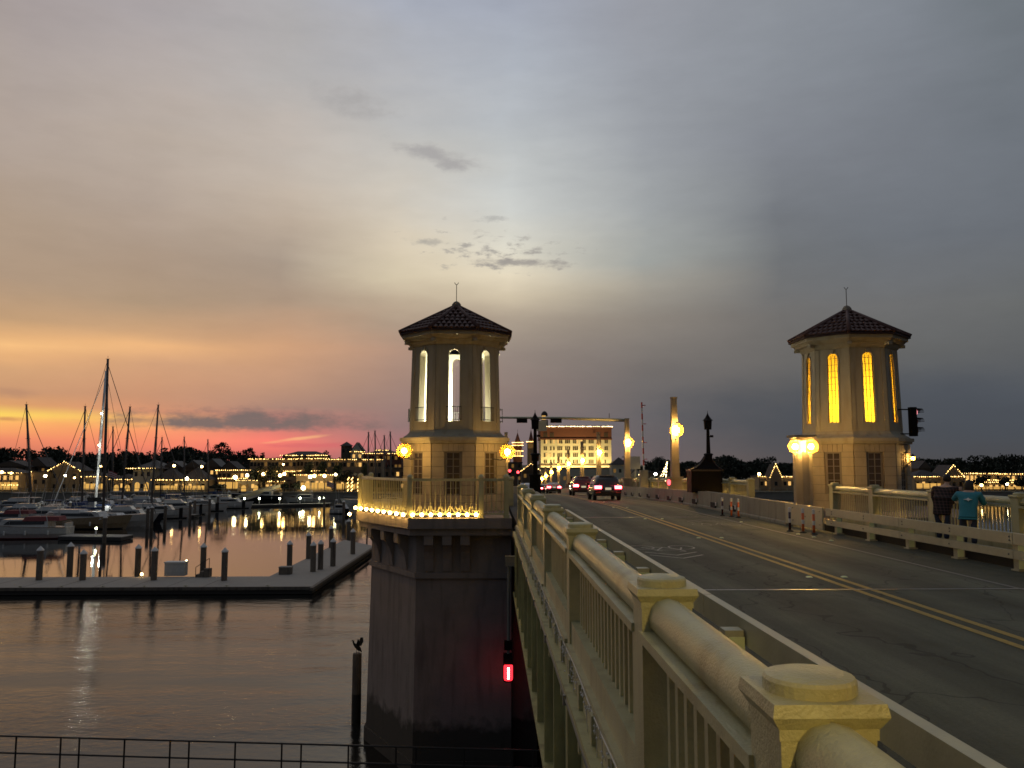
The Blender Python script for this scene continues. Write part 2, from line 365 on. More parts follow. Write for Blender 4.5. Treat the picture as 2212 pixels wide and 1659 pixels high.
def asphalt_mat():
    # wheel tracks polished paler, oil-dark lane middles, dusty gutters, long drag marks and patches
    m = MATS['asphalt']; t = m.node_tree; L = t.links; b = t.nodes['Principled BSDF']
    g = N(t, 'ShaderNodeNewGeometry'); s = N(t, 'ShaderNodeSeparateXYZ'); L.new(g.outputs['Position'], s.inputs[0])
    def nz(v, sc, d=6):
        mp = N(t, 'ShaderNodeMapping'); mp.inputs['Scale'].default_value = v; L.new(g.outputs['Position'], mp.inputs[0])
        n = N(t, 'ShaderNodeTexNoise'); n.inputs['Scale'].default_value = sc; n.inputs['Detail'].default_value = d; n.inputs['Roughness'].default_value = .65
        L.new(mp.outputs[0], n.inputs['Vector']); return n.outputs[0]
    wob = M(t, 'MULTIPLY', M(t, 'SUBTRACT', nz((.3, .08, 1), 1, 3), .5), .5)
    x = M(t, 'ADD', s.outputs[0], wob); k = None
    for c in (4.5, 6.05, 7.7, 9.2):
        d = M(t, 'DIVIDE', M(t, 'SUBTRACT', x, c), .42); e = M(t, 'POWER', 2.718, M(t, 'MULTIPLY', M(t, 'MULTIPLY', d, d), -1.0))
        k = e if k is None else M(t, 'ADD', k, e)
    drag = nz((3.2, .10, 1), 1.0); fine = nz((1, 1, 1), 26, 3); big = nz((1, .35, 1), .5)
    lum = M(t, 'ADD', M(t, 'MULTIPLY', k, .30), .62)
    lum = M(t, 'MULTIPLY', lum, M(t, 'ADD', M(t, 'MULTIPLY', drag, .9), .55))
    lum = M(t, 'MULTIPLY', lum, M(t, 'ADD', M(t, 'MULTIPLY', fine, .7), .65))
    lum = M(t, 'MULTIPLY', lum, M(t, 'ADD', M(t, 'MULTIPLY', big, .9), .55))
    v = N(t, 'ShaderNodeVectorMath', operation='SCALE'); v.inputs[0].default_value = (.128, .133, .096); L.new(lum, v.inputs['Scale'])
    cr = N(t, 'ShaderNodeTexVoronoi', feature='DISTANCE_TO_EDGE'); cr.inputs['Scale'].default_value = .33
    mp = N(t, 'ShaderNodeMapping'); mp.inputs['Scale'].default_value = (1.2, .6, 1); L.new(g.outputs['Position'], mp.inputs[0])
    va = N(t, 'ShaderNodeVectorMath', operation='ADD'); L.new(mp.outputs[0], va.inputs[0])
    nn = N(t, 'ShaderNodeTexNoise'); nn.inputs['Scale'].default_value = 1.1; L.new(g.outputs['Position'], nn.inputs['Vector']); L.new(nn.outputs['Color'], va.inputs[1])
    L.new(va.outputs[0], cr.inputs['Vector'])
    line = M(t, 'LESS_THAN', cr.outputs['Distance'], .006)
    c = mixc(t, M(t, 'MULTIPLY', line, .45), v.outputs[0], (.012, .011, .010)); L.new(c, b.inputs['Base Color'])
asphalt_mat()
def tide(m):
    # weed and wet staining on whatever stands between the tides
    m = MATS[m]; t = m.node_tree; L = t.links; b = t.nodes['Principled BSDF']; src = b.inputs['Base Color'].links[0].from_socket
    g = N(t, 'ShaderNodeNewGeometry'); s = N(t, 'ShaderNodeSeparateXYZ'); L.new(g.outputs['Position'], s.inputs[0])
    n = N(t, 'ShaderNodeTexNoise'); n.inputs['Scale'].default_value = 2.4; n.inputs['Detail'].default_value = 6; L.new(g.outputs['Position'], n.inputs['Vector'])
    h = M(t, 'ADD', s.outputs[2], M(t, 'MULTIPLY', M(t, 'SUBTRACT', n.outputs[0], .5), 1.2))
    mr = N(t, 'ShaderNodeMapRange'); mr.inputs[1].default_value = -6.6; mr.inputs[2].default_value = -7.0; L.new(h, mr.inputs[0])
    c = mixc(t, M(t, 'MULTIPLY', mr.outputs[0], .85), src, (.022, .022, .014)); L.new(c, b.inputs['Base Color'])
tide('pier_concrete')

# ------------------------------------------------------------------ helpers
class MB:
    def __init__(s): s.v = []; s.f = []
    def add(s, vs, fs):
        o = len(s.v); s.v += [Vector(p) for p in vs]; s.f += [tuple(i + o for i in f) for f in fs]; return s
    def box(s, x0, x1, y0, y1, z0, z1):
        return s.add([(x0,y0,z0),(x1,y0,z0),(x1,y1,z0),(x0,y1,z0),(x0,y0,z1),(x1,y0,z1),(x1,y1,z1),(x0,y1,z1)],
                     [(3,2,1,0),(4,5,6,7),(0,1,5,4),(1,2,6,5),(2,3,7,6),(3,0,4,7)])
    def cbox(s, c, sx, sy, sz):
        return s.box(c[0]-sx/2, c[0]+sx/2, c[1]-sy/2, c[1]+sy/2, c[2]-sz/2, c[2]+sz/2)
    def bar(s, a, b, w, h=None, up=(0,0,1)):
        a, b = Vector(a), Vector(b); h = h or w; d = (b - a).normalized(); u = Vector(up)
        if abs(d.dot(u)) > .98: u = Vector((0, 1, 0))
        x = d.cross(u).normalized() * w / 2; y = x.cross(d).normalized() * h / 2
        vs = [p + i * x + j * y for p in (a, b) for i, j in ((-1,-1),(1,-1),(1,1),(-1,1))]
        return s.add(vs, [(3,2,1,0),(4,5,6,7),(0,1,5,4),(1,2,6,5),(2,3,7,6),(3,0,4,7)])
    def prism(s, poly, z0, z1, top=None):
        n = len(poly); top = top or poly
        return s.add([(p[0],p[1],z0) for p in poly] + [(p[0],p[1],z1) for p in top],
                     [tuple(range(n))[::-1], tuple(range(n, 2*n))] + [(i,(i+1)%n,n+(i+1)%n,n+i) for i in range(n)])
    def tube(s, pts, r, n=8, cap=True):
        pts = [Vector(p) for p in pts]; rr = r if isinstance(r, (list, tuple)) else [r] * len(pts)
        vs = []; ref = None
        for i, p in enumerate(pts):
            d = (pts[min(i+1, len(pts)-1)] - pts[max(i-1, 0)]).normalized()
            if ref is None: ref = Vector((0,0,1)) if abs(d.z) < .9 else Vector((1,0,0))
            x = d.cross(ref).normalized(); y = x.cross(d).normalized(); ref = y
            vs += [p + rr[i] * (math.cos(2*math.pi*k/n) * x + math.sin(2*math.pi*k/n) * y) for k in range(n)]
        fs = [(i*n+k, i*n+(k+1)%n, (i+1)*n+(k+1)%n, (i+1)*n+k) for i in range(len(pts)-1) for k in range(n)]
        if cap: fs += [tuple(range(n))[::-1], tuple(range((len(pts)-1)*n, len(pts)*n))]
        return s.add(vs, fs)
    def lathe(s, prof, n=12, c=(0,0,0), rot=0, sx=1, sy=1):
        vs = [(c[0] + sx*r*math.cos(2*math.pi*k/n+rot), c[1] + sy*r*math.sin(2*math.pi*k/n+rot), c[2] + z) for r, z in prof for k in range(n)]
        m = len(prof)
        fs = [(i*n+k, i*n+(k+1)%n, (i+1)*n+(k+1)%n, (i+1)*n+k) for i in range(m-1) for k in range(n)]
        fs += [tuple(range(n))[::-1], tuple(range((m-1)*n, m*n))]
        return s.add(vs, fs)
    def ball(s, c, r, n=10, m=6, sz=1):
        return s.lathe([(max(.002, r*math.sin(math.pi*i/m)), -r*sz*math.cos(math.pi*i/m)) for i in range(m+1)], n, c)
    def octa(s, c, r):
        x, y, z = c
        return s.add([(x+r,y,z),(x,y+r,z),(x-r,y,z),(x,y-r,z),(x,y,z+r),(x,y,z-r)],
                     [(0,1,4),(1,2,4),(2,3,4),(3,0,4),(1,0,5),(2,1,5),(3,2,5),(0,3,5)])
    def strand(s, a, b, step, r, sag=0):
        a, b = Vector(a), Vector(b); n = max(2, int((b - a).length / step))
        for i in range(n + 1):
            if random.random() < .07: continue
            t = (i + random.uniform(-.25, .25)) / n; p = a.lerp(b, t); p.z -= sag * 4 * t * (1 - t) + random.uniform(-.06, .06); s.octa(p, r * random.uniform(.55, 1.3))
        return s
    def mesh(s, name, m, smooth=False, off=None):
        me = bpy.data.meshes.new(name)
        o = off or Vector((0,0,0))
        me.from_pydata([tuple(p - o) for p in s.v], [], s.f)
        me.materials.append(MATS[m])
        if smooth: me.shade_smooth() if hasattr(me, 'shade_smooth') else None
        me.update(); return me
    def build(s, name, m, parent=None, smooth=False, local=False, kind=None, label=None):
        off = Vector((0,0,0)) if (local or parent is None) else wloc(parent)
        o = bpy.data.objects.new(name, s.mesh(name, m, smooth, off)); COL.objects.link(o)
        if parent is not None: o.parent = parent
        if kind: o['kind'] = kind
        if label: o['label'] = label
        return o
def wloc(o):
    p = Vector(o.location)
    while o.parent: o = o.parent; p = p + Vector(o.location)
    return p
def inst(name, me, parent, loc=(0,0,0), rot=(0,0,0), scale=(1,1,1)):
    o = bpy.data.objects.new(name, me); COL.objects.link(o); o.parent = parent
    o.location = loc; o.rotation_euler = rot; o.scale = scale
    return o
def thing(name, label, cat, loc=(0,0,0), rz=0, group=None):
    o = bpy.data.objects.new(name, None); COL.objects.link(o); o.empty_display_size = .3
    o.location = loc; o.rotation_euler = (0, 0, rz); o['label'] = label; o['category'] = cat
    if group: o['group'] = group
    return o
def tag(o, label, cat, group=None):
    o['label'] = label; o['category'] = cat
    if group: o['group'] = group
    return o
def copy_tree(o, parent=None):
    c = o.copy(); COL.objects.link(c); c.parent = parent
    for ch in [x for x in bpy.data.objects if x.parent == o]: copy_tree(ch, c)
    return c
ORD = ['first','second','third','fourth','fifth','sixth','seventh','eighth','ninth','tenth','eleventh','twelfth','thirteenth','fourteenth','fifteenth','sixteenth','seventeenth','eighteenth','nineteenth','twentieth']
WZ = -8.5           # water level
LZ = -6.5           # land level
def dz(Y):          # the roadway is level over the bascule and falls towards the town
    if Y < 45: return 0.0
    t = min(Y, 232) - 45
    return max(LZ + .02, -.0125 * t - .00018 * t * t)
CX = 6.85           # centre line of the bridge
# ================================================================== water, land
SHORE = 255
def sheet(name, x0, x1, y0, y1, z, m):
    o = MB().add([(x0,y0,z),(x1,y0,z),(x1,y1,z),(x0,y1,z)], [(0,1,2,3)]).build(name, m); o['kind'] = 'structure'; return o
sheet('water', -4000, 4000, -400, SHORE + .5, WZ, 'water')
sheet('ground', -6000, 6000, SHORE, 7000, LZ, 'land')
sw = MB().box(-700, 700, SHORE - .6, SHORE + .2, WZ - 1, LZ + .1)
sw = sw.build('sea_wall', 'sea_wall'); tag(sw, 'long concrete sea wall along the town waterfront', 'wall')
c_ = MB().box(-700, 700, SHORE - .85, SHORE + .35, LZ + .1, LZ + .45).build('coping', 'concrete', sw)
for i in range(110):
    x = -190 + i * 4.2
    if i == 0: pm = MB().box(-.09, .09, -.09, .09, 0, 1.05).mesh('rail_post', 'concrete')
    inst('rail_post', pm, sw, (x, SHORE - .3, LZ + .45))
MB().box(-190, 275, SHORE - .36, SHORE - .24, LZ + 1.4, LZ + 1.5).build('top_rail', 'concrete', sw)

# ================================================================== bridge deck
def strip(mb, x0, x1, ys, z, thick=None):
    for a, b in zip(ys, ys[1:]):
        za, zb = dz(a) + z, dz(b) + z
        if thick:
            mb.add([(x0,a,za-thick),(x1,a,za-thick),(x1,b,zb-thick),(x0,b,zb-thick),(x0,a,za),(x1,a,za),(x1,b,zb),(x0,b,zb)],
                   [(3,2,1,0),(4,5,6,7),(1,2,6,5),(3,0,4,7)] + ([(0,1,5,4)] if a == ys[0] else []) + ([(2,3,7,6)] if b == ys[-1] else []))
        else:
            mb.add([(x0,a,za),(x1,a,za),(x1,b,zb),(x0,b,zb)], [(0,1,2,3)])
    return mb
def rng(a, b, st):
    n = max(1, round((b - a) / st)); return [a + (b - a) * i / n for i in range(n + 1)]
YS = rng(-14, 44, 6) + rng(46, 262, 6)
road = strip(MB(), 2.15, 11.62, YS, 0, .35).build('road', 'asphalt'); road['kind'] = 'structure'
walkL = strip(MB(), .92, 2.15, YS, .22, .6).build('sidewalk', 'sidewalk'); walkL['kind'] = 'structure'
walkR = strip(MB(), 11.62, 12.95, YS, .22, .6).build('sidewalk', 'sidewalk'); walkR['kind'] = 'structure'
deck_ap = rng(41.6, 255, 8)
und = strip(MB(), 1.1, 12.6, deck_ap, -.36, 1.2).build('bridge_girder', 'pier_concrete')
tag(und, 'concrete girder deck of the far approach under the road', 'bridge deck')
for i, Y in enumerate(range(70, 250, 26)):
    p = MB().box(2, 11.7, Y - .7, Y + .7, WZ - 1, dz(Y) - 1.57)
    p = p.build('approach_pier', 'pier_concrete'); tag(p, '%s concrete pier of the far approach counted from the towers' % ORD[i], 'bridge pier', 'approach piers')
# painted lines
for x in (CX - .16, CX + .16):
    strip(MB(), x - .065, x + .065, rng(-10, 44, 6) + rng(46, 200, 6), .006).build('yellow_line', 'yellow_paint', road)
strip(MB(), 9.75, 9.84, rng(-10, 44, 6) + rng(46, 200, 6), .006).build('edge_line', 'worn_white', road)
for Y, w in ((15.35, .12), (36.1, .13)):
    MB().box(2.5, 11.2, Y - w / 2, Y + w / 2, -.02, .009).build('expansion_joint', 'steel_joint', road)
strip(MB(), 2.5, 11.2, [15.42, 15.50], .004).build('joint_gap', 'rubber', road)
stud = MB().prism([(-.06,-.05),(.06,-.05),(.06,.05),(-.06,.05)], 0, .022, [(-.035,-.03),(.035,-.03),(.035,.03),(-.035,.03)]).mesh('road_stud', 'reflective')
for Y in (17.0, 26, 35, 44, 53):
    for dx in (-.36, .36): inst('road_stud', stud, road, (CX + dx, Y, .006 + dz(Y)))
for x, y in ((10.2, 26.2), (10.25, 25.0), (10.1, 27.3), (9.95, 33)): inst('road_stud', stud, road, (x, y, .006))
def sharrow(x, y, s, m):           # bicycle with two chevrons, pointing to -y (s = 1) or +y (s = -1)
    mb = MB(); z = .007
    def ln(a, b, w):
        a, b = Vector((x + s*a[0], y + s*a[1], 0)), Vector((x + s*b[0], y + s*b[1], 0)); d = (b - a).normalized(); n = Vector((-d.y, d.x, 0)) * w / 2
        mb.add([(p.x, p.y, z) for p in (a - n, a + n, b + n, b - n)], [(0,3,2,1) if (b-a).cross(n).z > 0 else (0,1,2,3)])
    for cx in (-.62, .62):
        pts = [(cx + .38 * math.cos(k*math.pi/9), .9 + .55 * math.sin(k*math.pi/9)) for k in range(19)]
        for a, b in zip(pts, pts[1:]): ln(a, b, .05)
    for a, b in (((-.62,.9),(-.28,.1)),((-.28,.1),(.42,.15)),((.42,.15),(.05,.95)),((.05,.95),(-.28,.1)),((-.62,.9),(.05,.95)),((.42,.15),(.62,.9)),((.42,.15),(.5,-.25)),((.5,-.25),(.3,-.3)),((-.4,-.05),(-.15,-.05)),((-.28,.1),(-.28,-.05))): ln(a, b, .05)
    for o in (-1.0, -1.75):
        ln((-.75, o + .55), (.02, o - .3), .08); ln((-.02, o - .3), (.75, o + .55), .08)
    mb.build('bicycle_marking', m, road)
sharrow(4.72, 22.3, .9, 'white_paint'); sharrow(8.6, 32.5, -.9, 'worn_white')
random.seed(3)
# tyre dirt and patched strips in the asphalt are left to the material

# ================================================================== bascule leaf steelwork under the near railing
def girder(name, x, label, s):
    g = thing(name, label, 'girder', (x, 4.6, 0))
    MB().box(x - .03, x + .03, 4.7, 29.2, -2.1, -.1).build('web', 'girder_paint', g)
    MB().box(x - .2, x + .2, 4.7, 29.2, -2.16, -2.1).build('bottom_flange', 'girder_paint', g)
    MB().box(x - .2, x + .16, 4.7, 29.2, -.1, -.04).build('top_flange', 'girder_paint', g)
    st = MB().box(-.14, 0, -.03, .03, -2.1, -.1).mesh('stiffener', 'girder_paint')
    for i in range(13): inst('stiffener', st, g, (s * -.03, .6 + i * 1.9, 0), (0, 0, 0 if s > 0 else math.pi))
    return g
girder('steel_girder', .98, 'olive painted steel side girder of the bascule leaf under the near railing', 1)
girder('steel_girder', 12.85, 'olive painted steel side girder on the far edge of the bascule leaf', -1)
leaf = MB().box(1.2, 12.5, 4.7, 29.2, -1.0, -.36)
for i in range(9): leaf.box(.95, 12.75, 4.9 + i * 3, 5.1 + i * 3, -1.9, -1.0)
leaf = leaf.build('leaf_floor', 'girder_paint'); tag(leaf, 'dark steel floor beams under the bascule roadway', 'bridge deck')
plat = MB().prism([(-6,-8),(.78,-8),(.78,1.7),(-2.9,1.7),(-5.4,-1.5)], -.5, .22).build('pier_platform', 'pier_concrete'); plat['kind'] = 'structure'

# ================================================================== railings
RT = 1.63
post_me = MB().box(-.152, .152, -.152, .152, -.30, 1.50).mesh('post', 'rail_paint')
capm = MB()
capm.prism([(-.158,-.158),(.158,-.158),(.158,.158),(-.158,.158)], 1.44, 1.475)
capm.prism([(-.160,-.160),(.160,-.160),(.160,.160),(-.160,.160)], 1.475, 1.515, [(-.185,-.185),(.185,-.185),(.185,.185),(-.185,.185)])
capm.prism([(-.185,-.185),(.185,-.185),(.185,.185),(-.185,.185)], 1.515, 1.555, [(-.178,-.178),(.178,-.178),(.178,.178),(-.178,.178)])
capm.lathe([(.150,1.553),(.150,1.592),(.142,1.604),(.110,1.613),(.05,1.618),(.002,1.619)], 28)
cap_me = capm.mesh('cap', 'rail_paint')
pick_me = MB().box(-.013, .013, -.017, .017, .5, 1.25).mesh('baluster', 'rail_paint')
broad_me = MB().box(-.045, .045, -.032, .032, .5, 1.25).mesh('baluster', 'rail_paint')
def ped_rail(name, label, x, posts, side, fine_to, step=.15, limit=300, pm=None):
    pm = pm or pick_me
    r = thing(name, label, 'railing', (x, posts[0], dz(posts[0])))
    oz = dz(posts[0])
    for Y in posts:
        p = inst('post', post_me, r, (0, Y - posts[0], dz(Y) - oz)); inst('cap', cap_me, p)
    n = 0; rest = MB()
    for a, b in zip(posts, posts[1:]):
        za, zb = dz(a), dz(b)
        # rounded hand rail with a ledge below it
        mb = MB(); prof = [(-.105,1.33),(-.108,1.39),(-.095,1.445),(-.06,1.485),(0,1.503),(.06,1.485),(.095,1.445),(.108,1.39),(.105,1.33)]
        k = len(prof); a2, b2 = a + .13, b - .13
        mb.add([(x+p, a2, za+z) for p, z in prof] + [(x+p, b2, zb+z) for p, z in prof], [(i, k+i, k+i+1, i+1) for i in range(k-1)] + [(0, k-1, 2*k-1, k)])
        mb.build('hand_rail', 'rail_paint', r, smooth=True)
        mb = MB().bar((x, a2, za + 1.275), (x, b2, zb + 1.275), .34, .055); mb.build('under_rail', 'rail_paint', r)
        MB().bar((x - side * .03, a2, za + .37), (x - side * .03, b2, zb + .37), .20, .26).build('bottom_beam', 'rail_paint', r)
        MB().bar((x - side * .06, a2, za + .23), (x - side * .06, b2, zb + .23), .25, .045).build('bottom_flange', 'rail_paint', r)
        m = round((b - a - .3) / step)
        for i in range(1, m):
            Y = a + .15 + (b - a - .3) * i / m; z = dz(Y)
            if Y < fine_to and n < limit: inst('baluster', pm, r, (0, Y - posts[0], z - oz)); n += 1
            else: rest.box(x - .013, x + .013, Y - .017, Y + .017, z + .5, z + 1.25)
    if rest.f: rest.build('baluster_row', 'rail_paint', r, kind='stuff')
    return r
PL = [-2.0, .4, 2.81, 5.2, 9.85, 14.3, 18.8, 23.4, 28.0]
ped_rail('bridge_railing', 'cream balustrade in the foreground running from the camera to the left tower', 1.06, PL, 1, 99, .22, 300, broad_me)
ped_rail('bridge_railing', 'cream balustrade with the two people leaning on it', 12.75, [4.6 + 3.8 * i for i in range(7)] + [30.6], -1, 99)
ped_rail('bridge_railing', 'cream balustrade behind the black peaked box, running on past the right tower', 12.75, [40.6 + 3.1 * i for i in range(30)], -1, 76)
ped_rail('bridge_railing', 'balustrade on the left edge of the approach beyond the left tower', .98, [41.6 + 3.1 * i for i in range(30)], 1, 60)
# unlit christmas-light wire clipped along the outside of the near railing
ws = thing('light_wire', 'pale unlit fairy-light wire draped along the outside of the near railing', 'light string', (.84, 4.6, .25))
wm = MB(); bl = MB(); random.seed(5)
for i in range(150):
    Y = 4.8 + i * .16; z0 = .20 + .03 * math.sin(i * 1.7)
    L_ = random.uniform(.05, .42) if i % 2 else .08
    wm.bar((.865 + random.uniform(-.02, .01), Y, z0), (.86, Y + random.uniform(-.03, .03), z0 - L_), .008)
    for k in range(3): bl.octa((.86 + random.uniform(-.03, .02), Y + random.uniform(-.06, .06), z0 - L_ * random.random()), .012)
wm.tube([(.87, 4.7 + i * .5, .21 + .02 * math.sin(i)) for i in range(49)], .007, 5)
wm.build('wire', 'pale_cord', ws); bl.build('bulb_row', 'cap_white', ws, kind='stuff')
fas = MB().box(.885, .915, 4.7, 29.0, -.46, .205).build('fascia_plate', 'rail_paint'); tag(fas, 'painted steel fascia plate along the foot of the near railing', 'fascia')
fst = MB().box(-.04, 0, -.06, .06, -.45, .20).mesh('fascia_rib', 'rail_paint')
for i in range(24):
    o_ = bpy.data.objects.new('fascia_rib', fst); COL.objects.link(o_); o_.parent = fas; o_.location = (.885, 5.2 + i * 1.0, 0)
pipe = thing('conduit_pipe', 'thin pale conduit pipe clipped under the edge of the near railing', 'pipe', (.84, 4.6, -.32))
MB().tube([(.80, 4.8, -.12), (.80, 28.5, -.12)], .032, 8).build('tube', 'pipe', pipe, smooth=True)
clm = MB().box(-.05, .12, -.03, .03, -.05, .05).mesh('clamp', 'pipe')
for i in range(8): inst('clamp', clm, pipe, (-.04, 1.2 + i * 3, .2))

# ================================================================== traffic rails and barriers
def guard(name, label, x, s, posts):
    r = thing(name, label, 'guard rail', (x, posts[0], .004))
    a, b = posts[0] - 1.0, posts[-1] + .5
    for z0, z1 in ((.58, .82), (.27, .445)):
        n = 5; ys = rng(a, b, (b - a) / n)
        for y0, y1 in zip(ys, ys[1:]):
            MB().box(x - s * .06 - .05, x - s * .06 + .05, y0 + .01, y1 - .01, z0, z1).build('rail_board', 'galv', r)
    pm = MB().box(-.09, .09, -.09, .09, 0, .72).box(-.13, .13, -.13, .13, 0, .03).mesh('rail_post', 'galv')
    rf = MB().box(-.075, .075, -.012, 0, .05, .66).mesh('reflector', 'reflective')
    bo = MB().ball((0, 0, 0), .022, 6, 4).mesh('bolt', 'steel_joint')
    for Y in posts:
        p = inst('rail_post', pm, r, (s * .10, Y - posts[0], 0)); inst('reflector', rf, p, (-s * .02, -.093, 0))
        for z in (.66, .74, .36):
            inst('bolt', bo, r, (-s * .115, Y - posts[0] + (.05 if z == .36 else 0), z - .004))
    return r
guard('guard_rail', 'two-board steel guard rail between the roadway and the two people', 11.35, 1, [27.3 - 2.35 * i for i in range(11)][::-1])
guard('guard_rail', 'two-board steel guard rail just behind the near cream railing', 2.42, -1, [26.9 - 2.35 * i for i in range(13)][::-1])
# end plate where the open rail meets the solid barrier
o = MB().box(11.16, 11.22, 27.9, 31.4, .08, .84).build('steel_plate', 'galv'); tag(o, 'flat steel end plate joining guard rail and concrete barrier beside the orange posts', 'plate')
bo = MB().ball((0, 0, 0), .022, 6, 4).mesh('bolt', 'steel_joint')
for y, z in ((28.1, .25), (28.1, .7), (29.4, .45), (30.6, .25), (30.6, .7)):
    b_ = bpy.data.objects.new('bolt', bo); COL.objects.link(b_); b_.parent = o; b_.location = (11.15, y, z)
segs = [31.5, 36.6, 43.8, 54, 64, 74, 84, 94, 106, 118, 130, 142]
for i, (a, b) in enumerate(zip(segs, segs[1:])):
    for side, x in (('right', 11.2), ('left', 2.5)):
        if side == 'left' and i < 1: continue
        s = 1 if side == 'right' else -1
        h = .84 if i != 1 else .87
        za, zb = dz(a), dz(b)
        mb = MB()
        pr = [(0, 0), (0, .10), (.05, .14), (.07, h), (.30, h), (.32, 0)]
        k = len(pr)
        mb.add([(x + s*p, a + .015, za + z) for p, z in pr] + [(x + s*p, b - .015, zb + z) for p, z in pr],
               [((i2, (i2+1)%k, k+(i2+1)%k, k+i2) if s < 0 else (i2, k+i2, k+(i2+1)%k, (i2+1)%k)) for i2 in range(k)] + [tuple(range(k)), tuple(range(k, 2*k))[::-1]])
        ob = mb.build('concrete_barrier', 'concrete')
        tag(ob, '%s concrete barrier block from the tower on the %s roadside' % (ORD[i if side == 'right' else i - 1], side), 'barrier', 'barrier blocks on the %s roadside' % side)
        if side == 'right' and 1 <= i <= 5:
            n = int((b - a) / 3.3)
            for j in range(n):
                Y = a + 1.5 + j * 3.3
                MB().box(11.19, 11.245, Y, Y + .9, dz(Y) + .12, dz(Y) + .38).build('drain_slot', 'rubber', ob)
                MB().box(11.17, 11.19, Y - .22, Y - .06, dz(Y) + .24, dz(Y) + .42).build('reflector', 'cap_white', ob)
# orange and white marker tubes, two clusters of three
for (cx, cy, nm) in ((10.45, 27.8, 'beside the steel end plate'), (10.5, 36.3, 'beside the barrier further on')):
    for j, (dx, dy) in enumerate(((-.18, .7), (.05, .1), (.18, -.5))):
        t = thing('marker_post', '%s orange and white marker tube from the left, %s' % (ORD[j], nm), 'marker post', (cx + dx, cy + dy, 0), 0, 'marker tubes ' + nm)
        MB().lathe([(.12, 0), (.12, .02), (.06, .05), (.05, .06)], 12).build('base', 'rubber', t, local=True)
        MB().lathe([(.045, .05), (.045, .66)], 10).build('tube', 'orange_plastic' if j else 'car_maroon', t, local=True, smooth=True)
        MB().lathe([(.05, .66), (.05, .80), (.03, .82)], 10).build('top_band', 'cap_white', t, local=True)
        MB().lathe([(.05, .30), (.05, .44)], 10).build('band', 'cap_white', t, local=True)

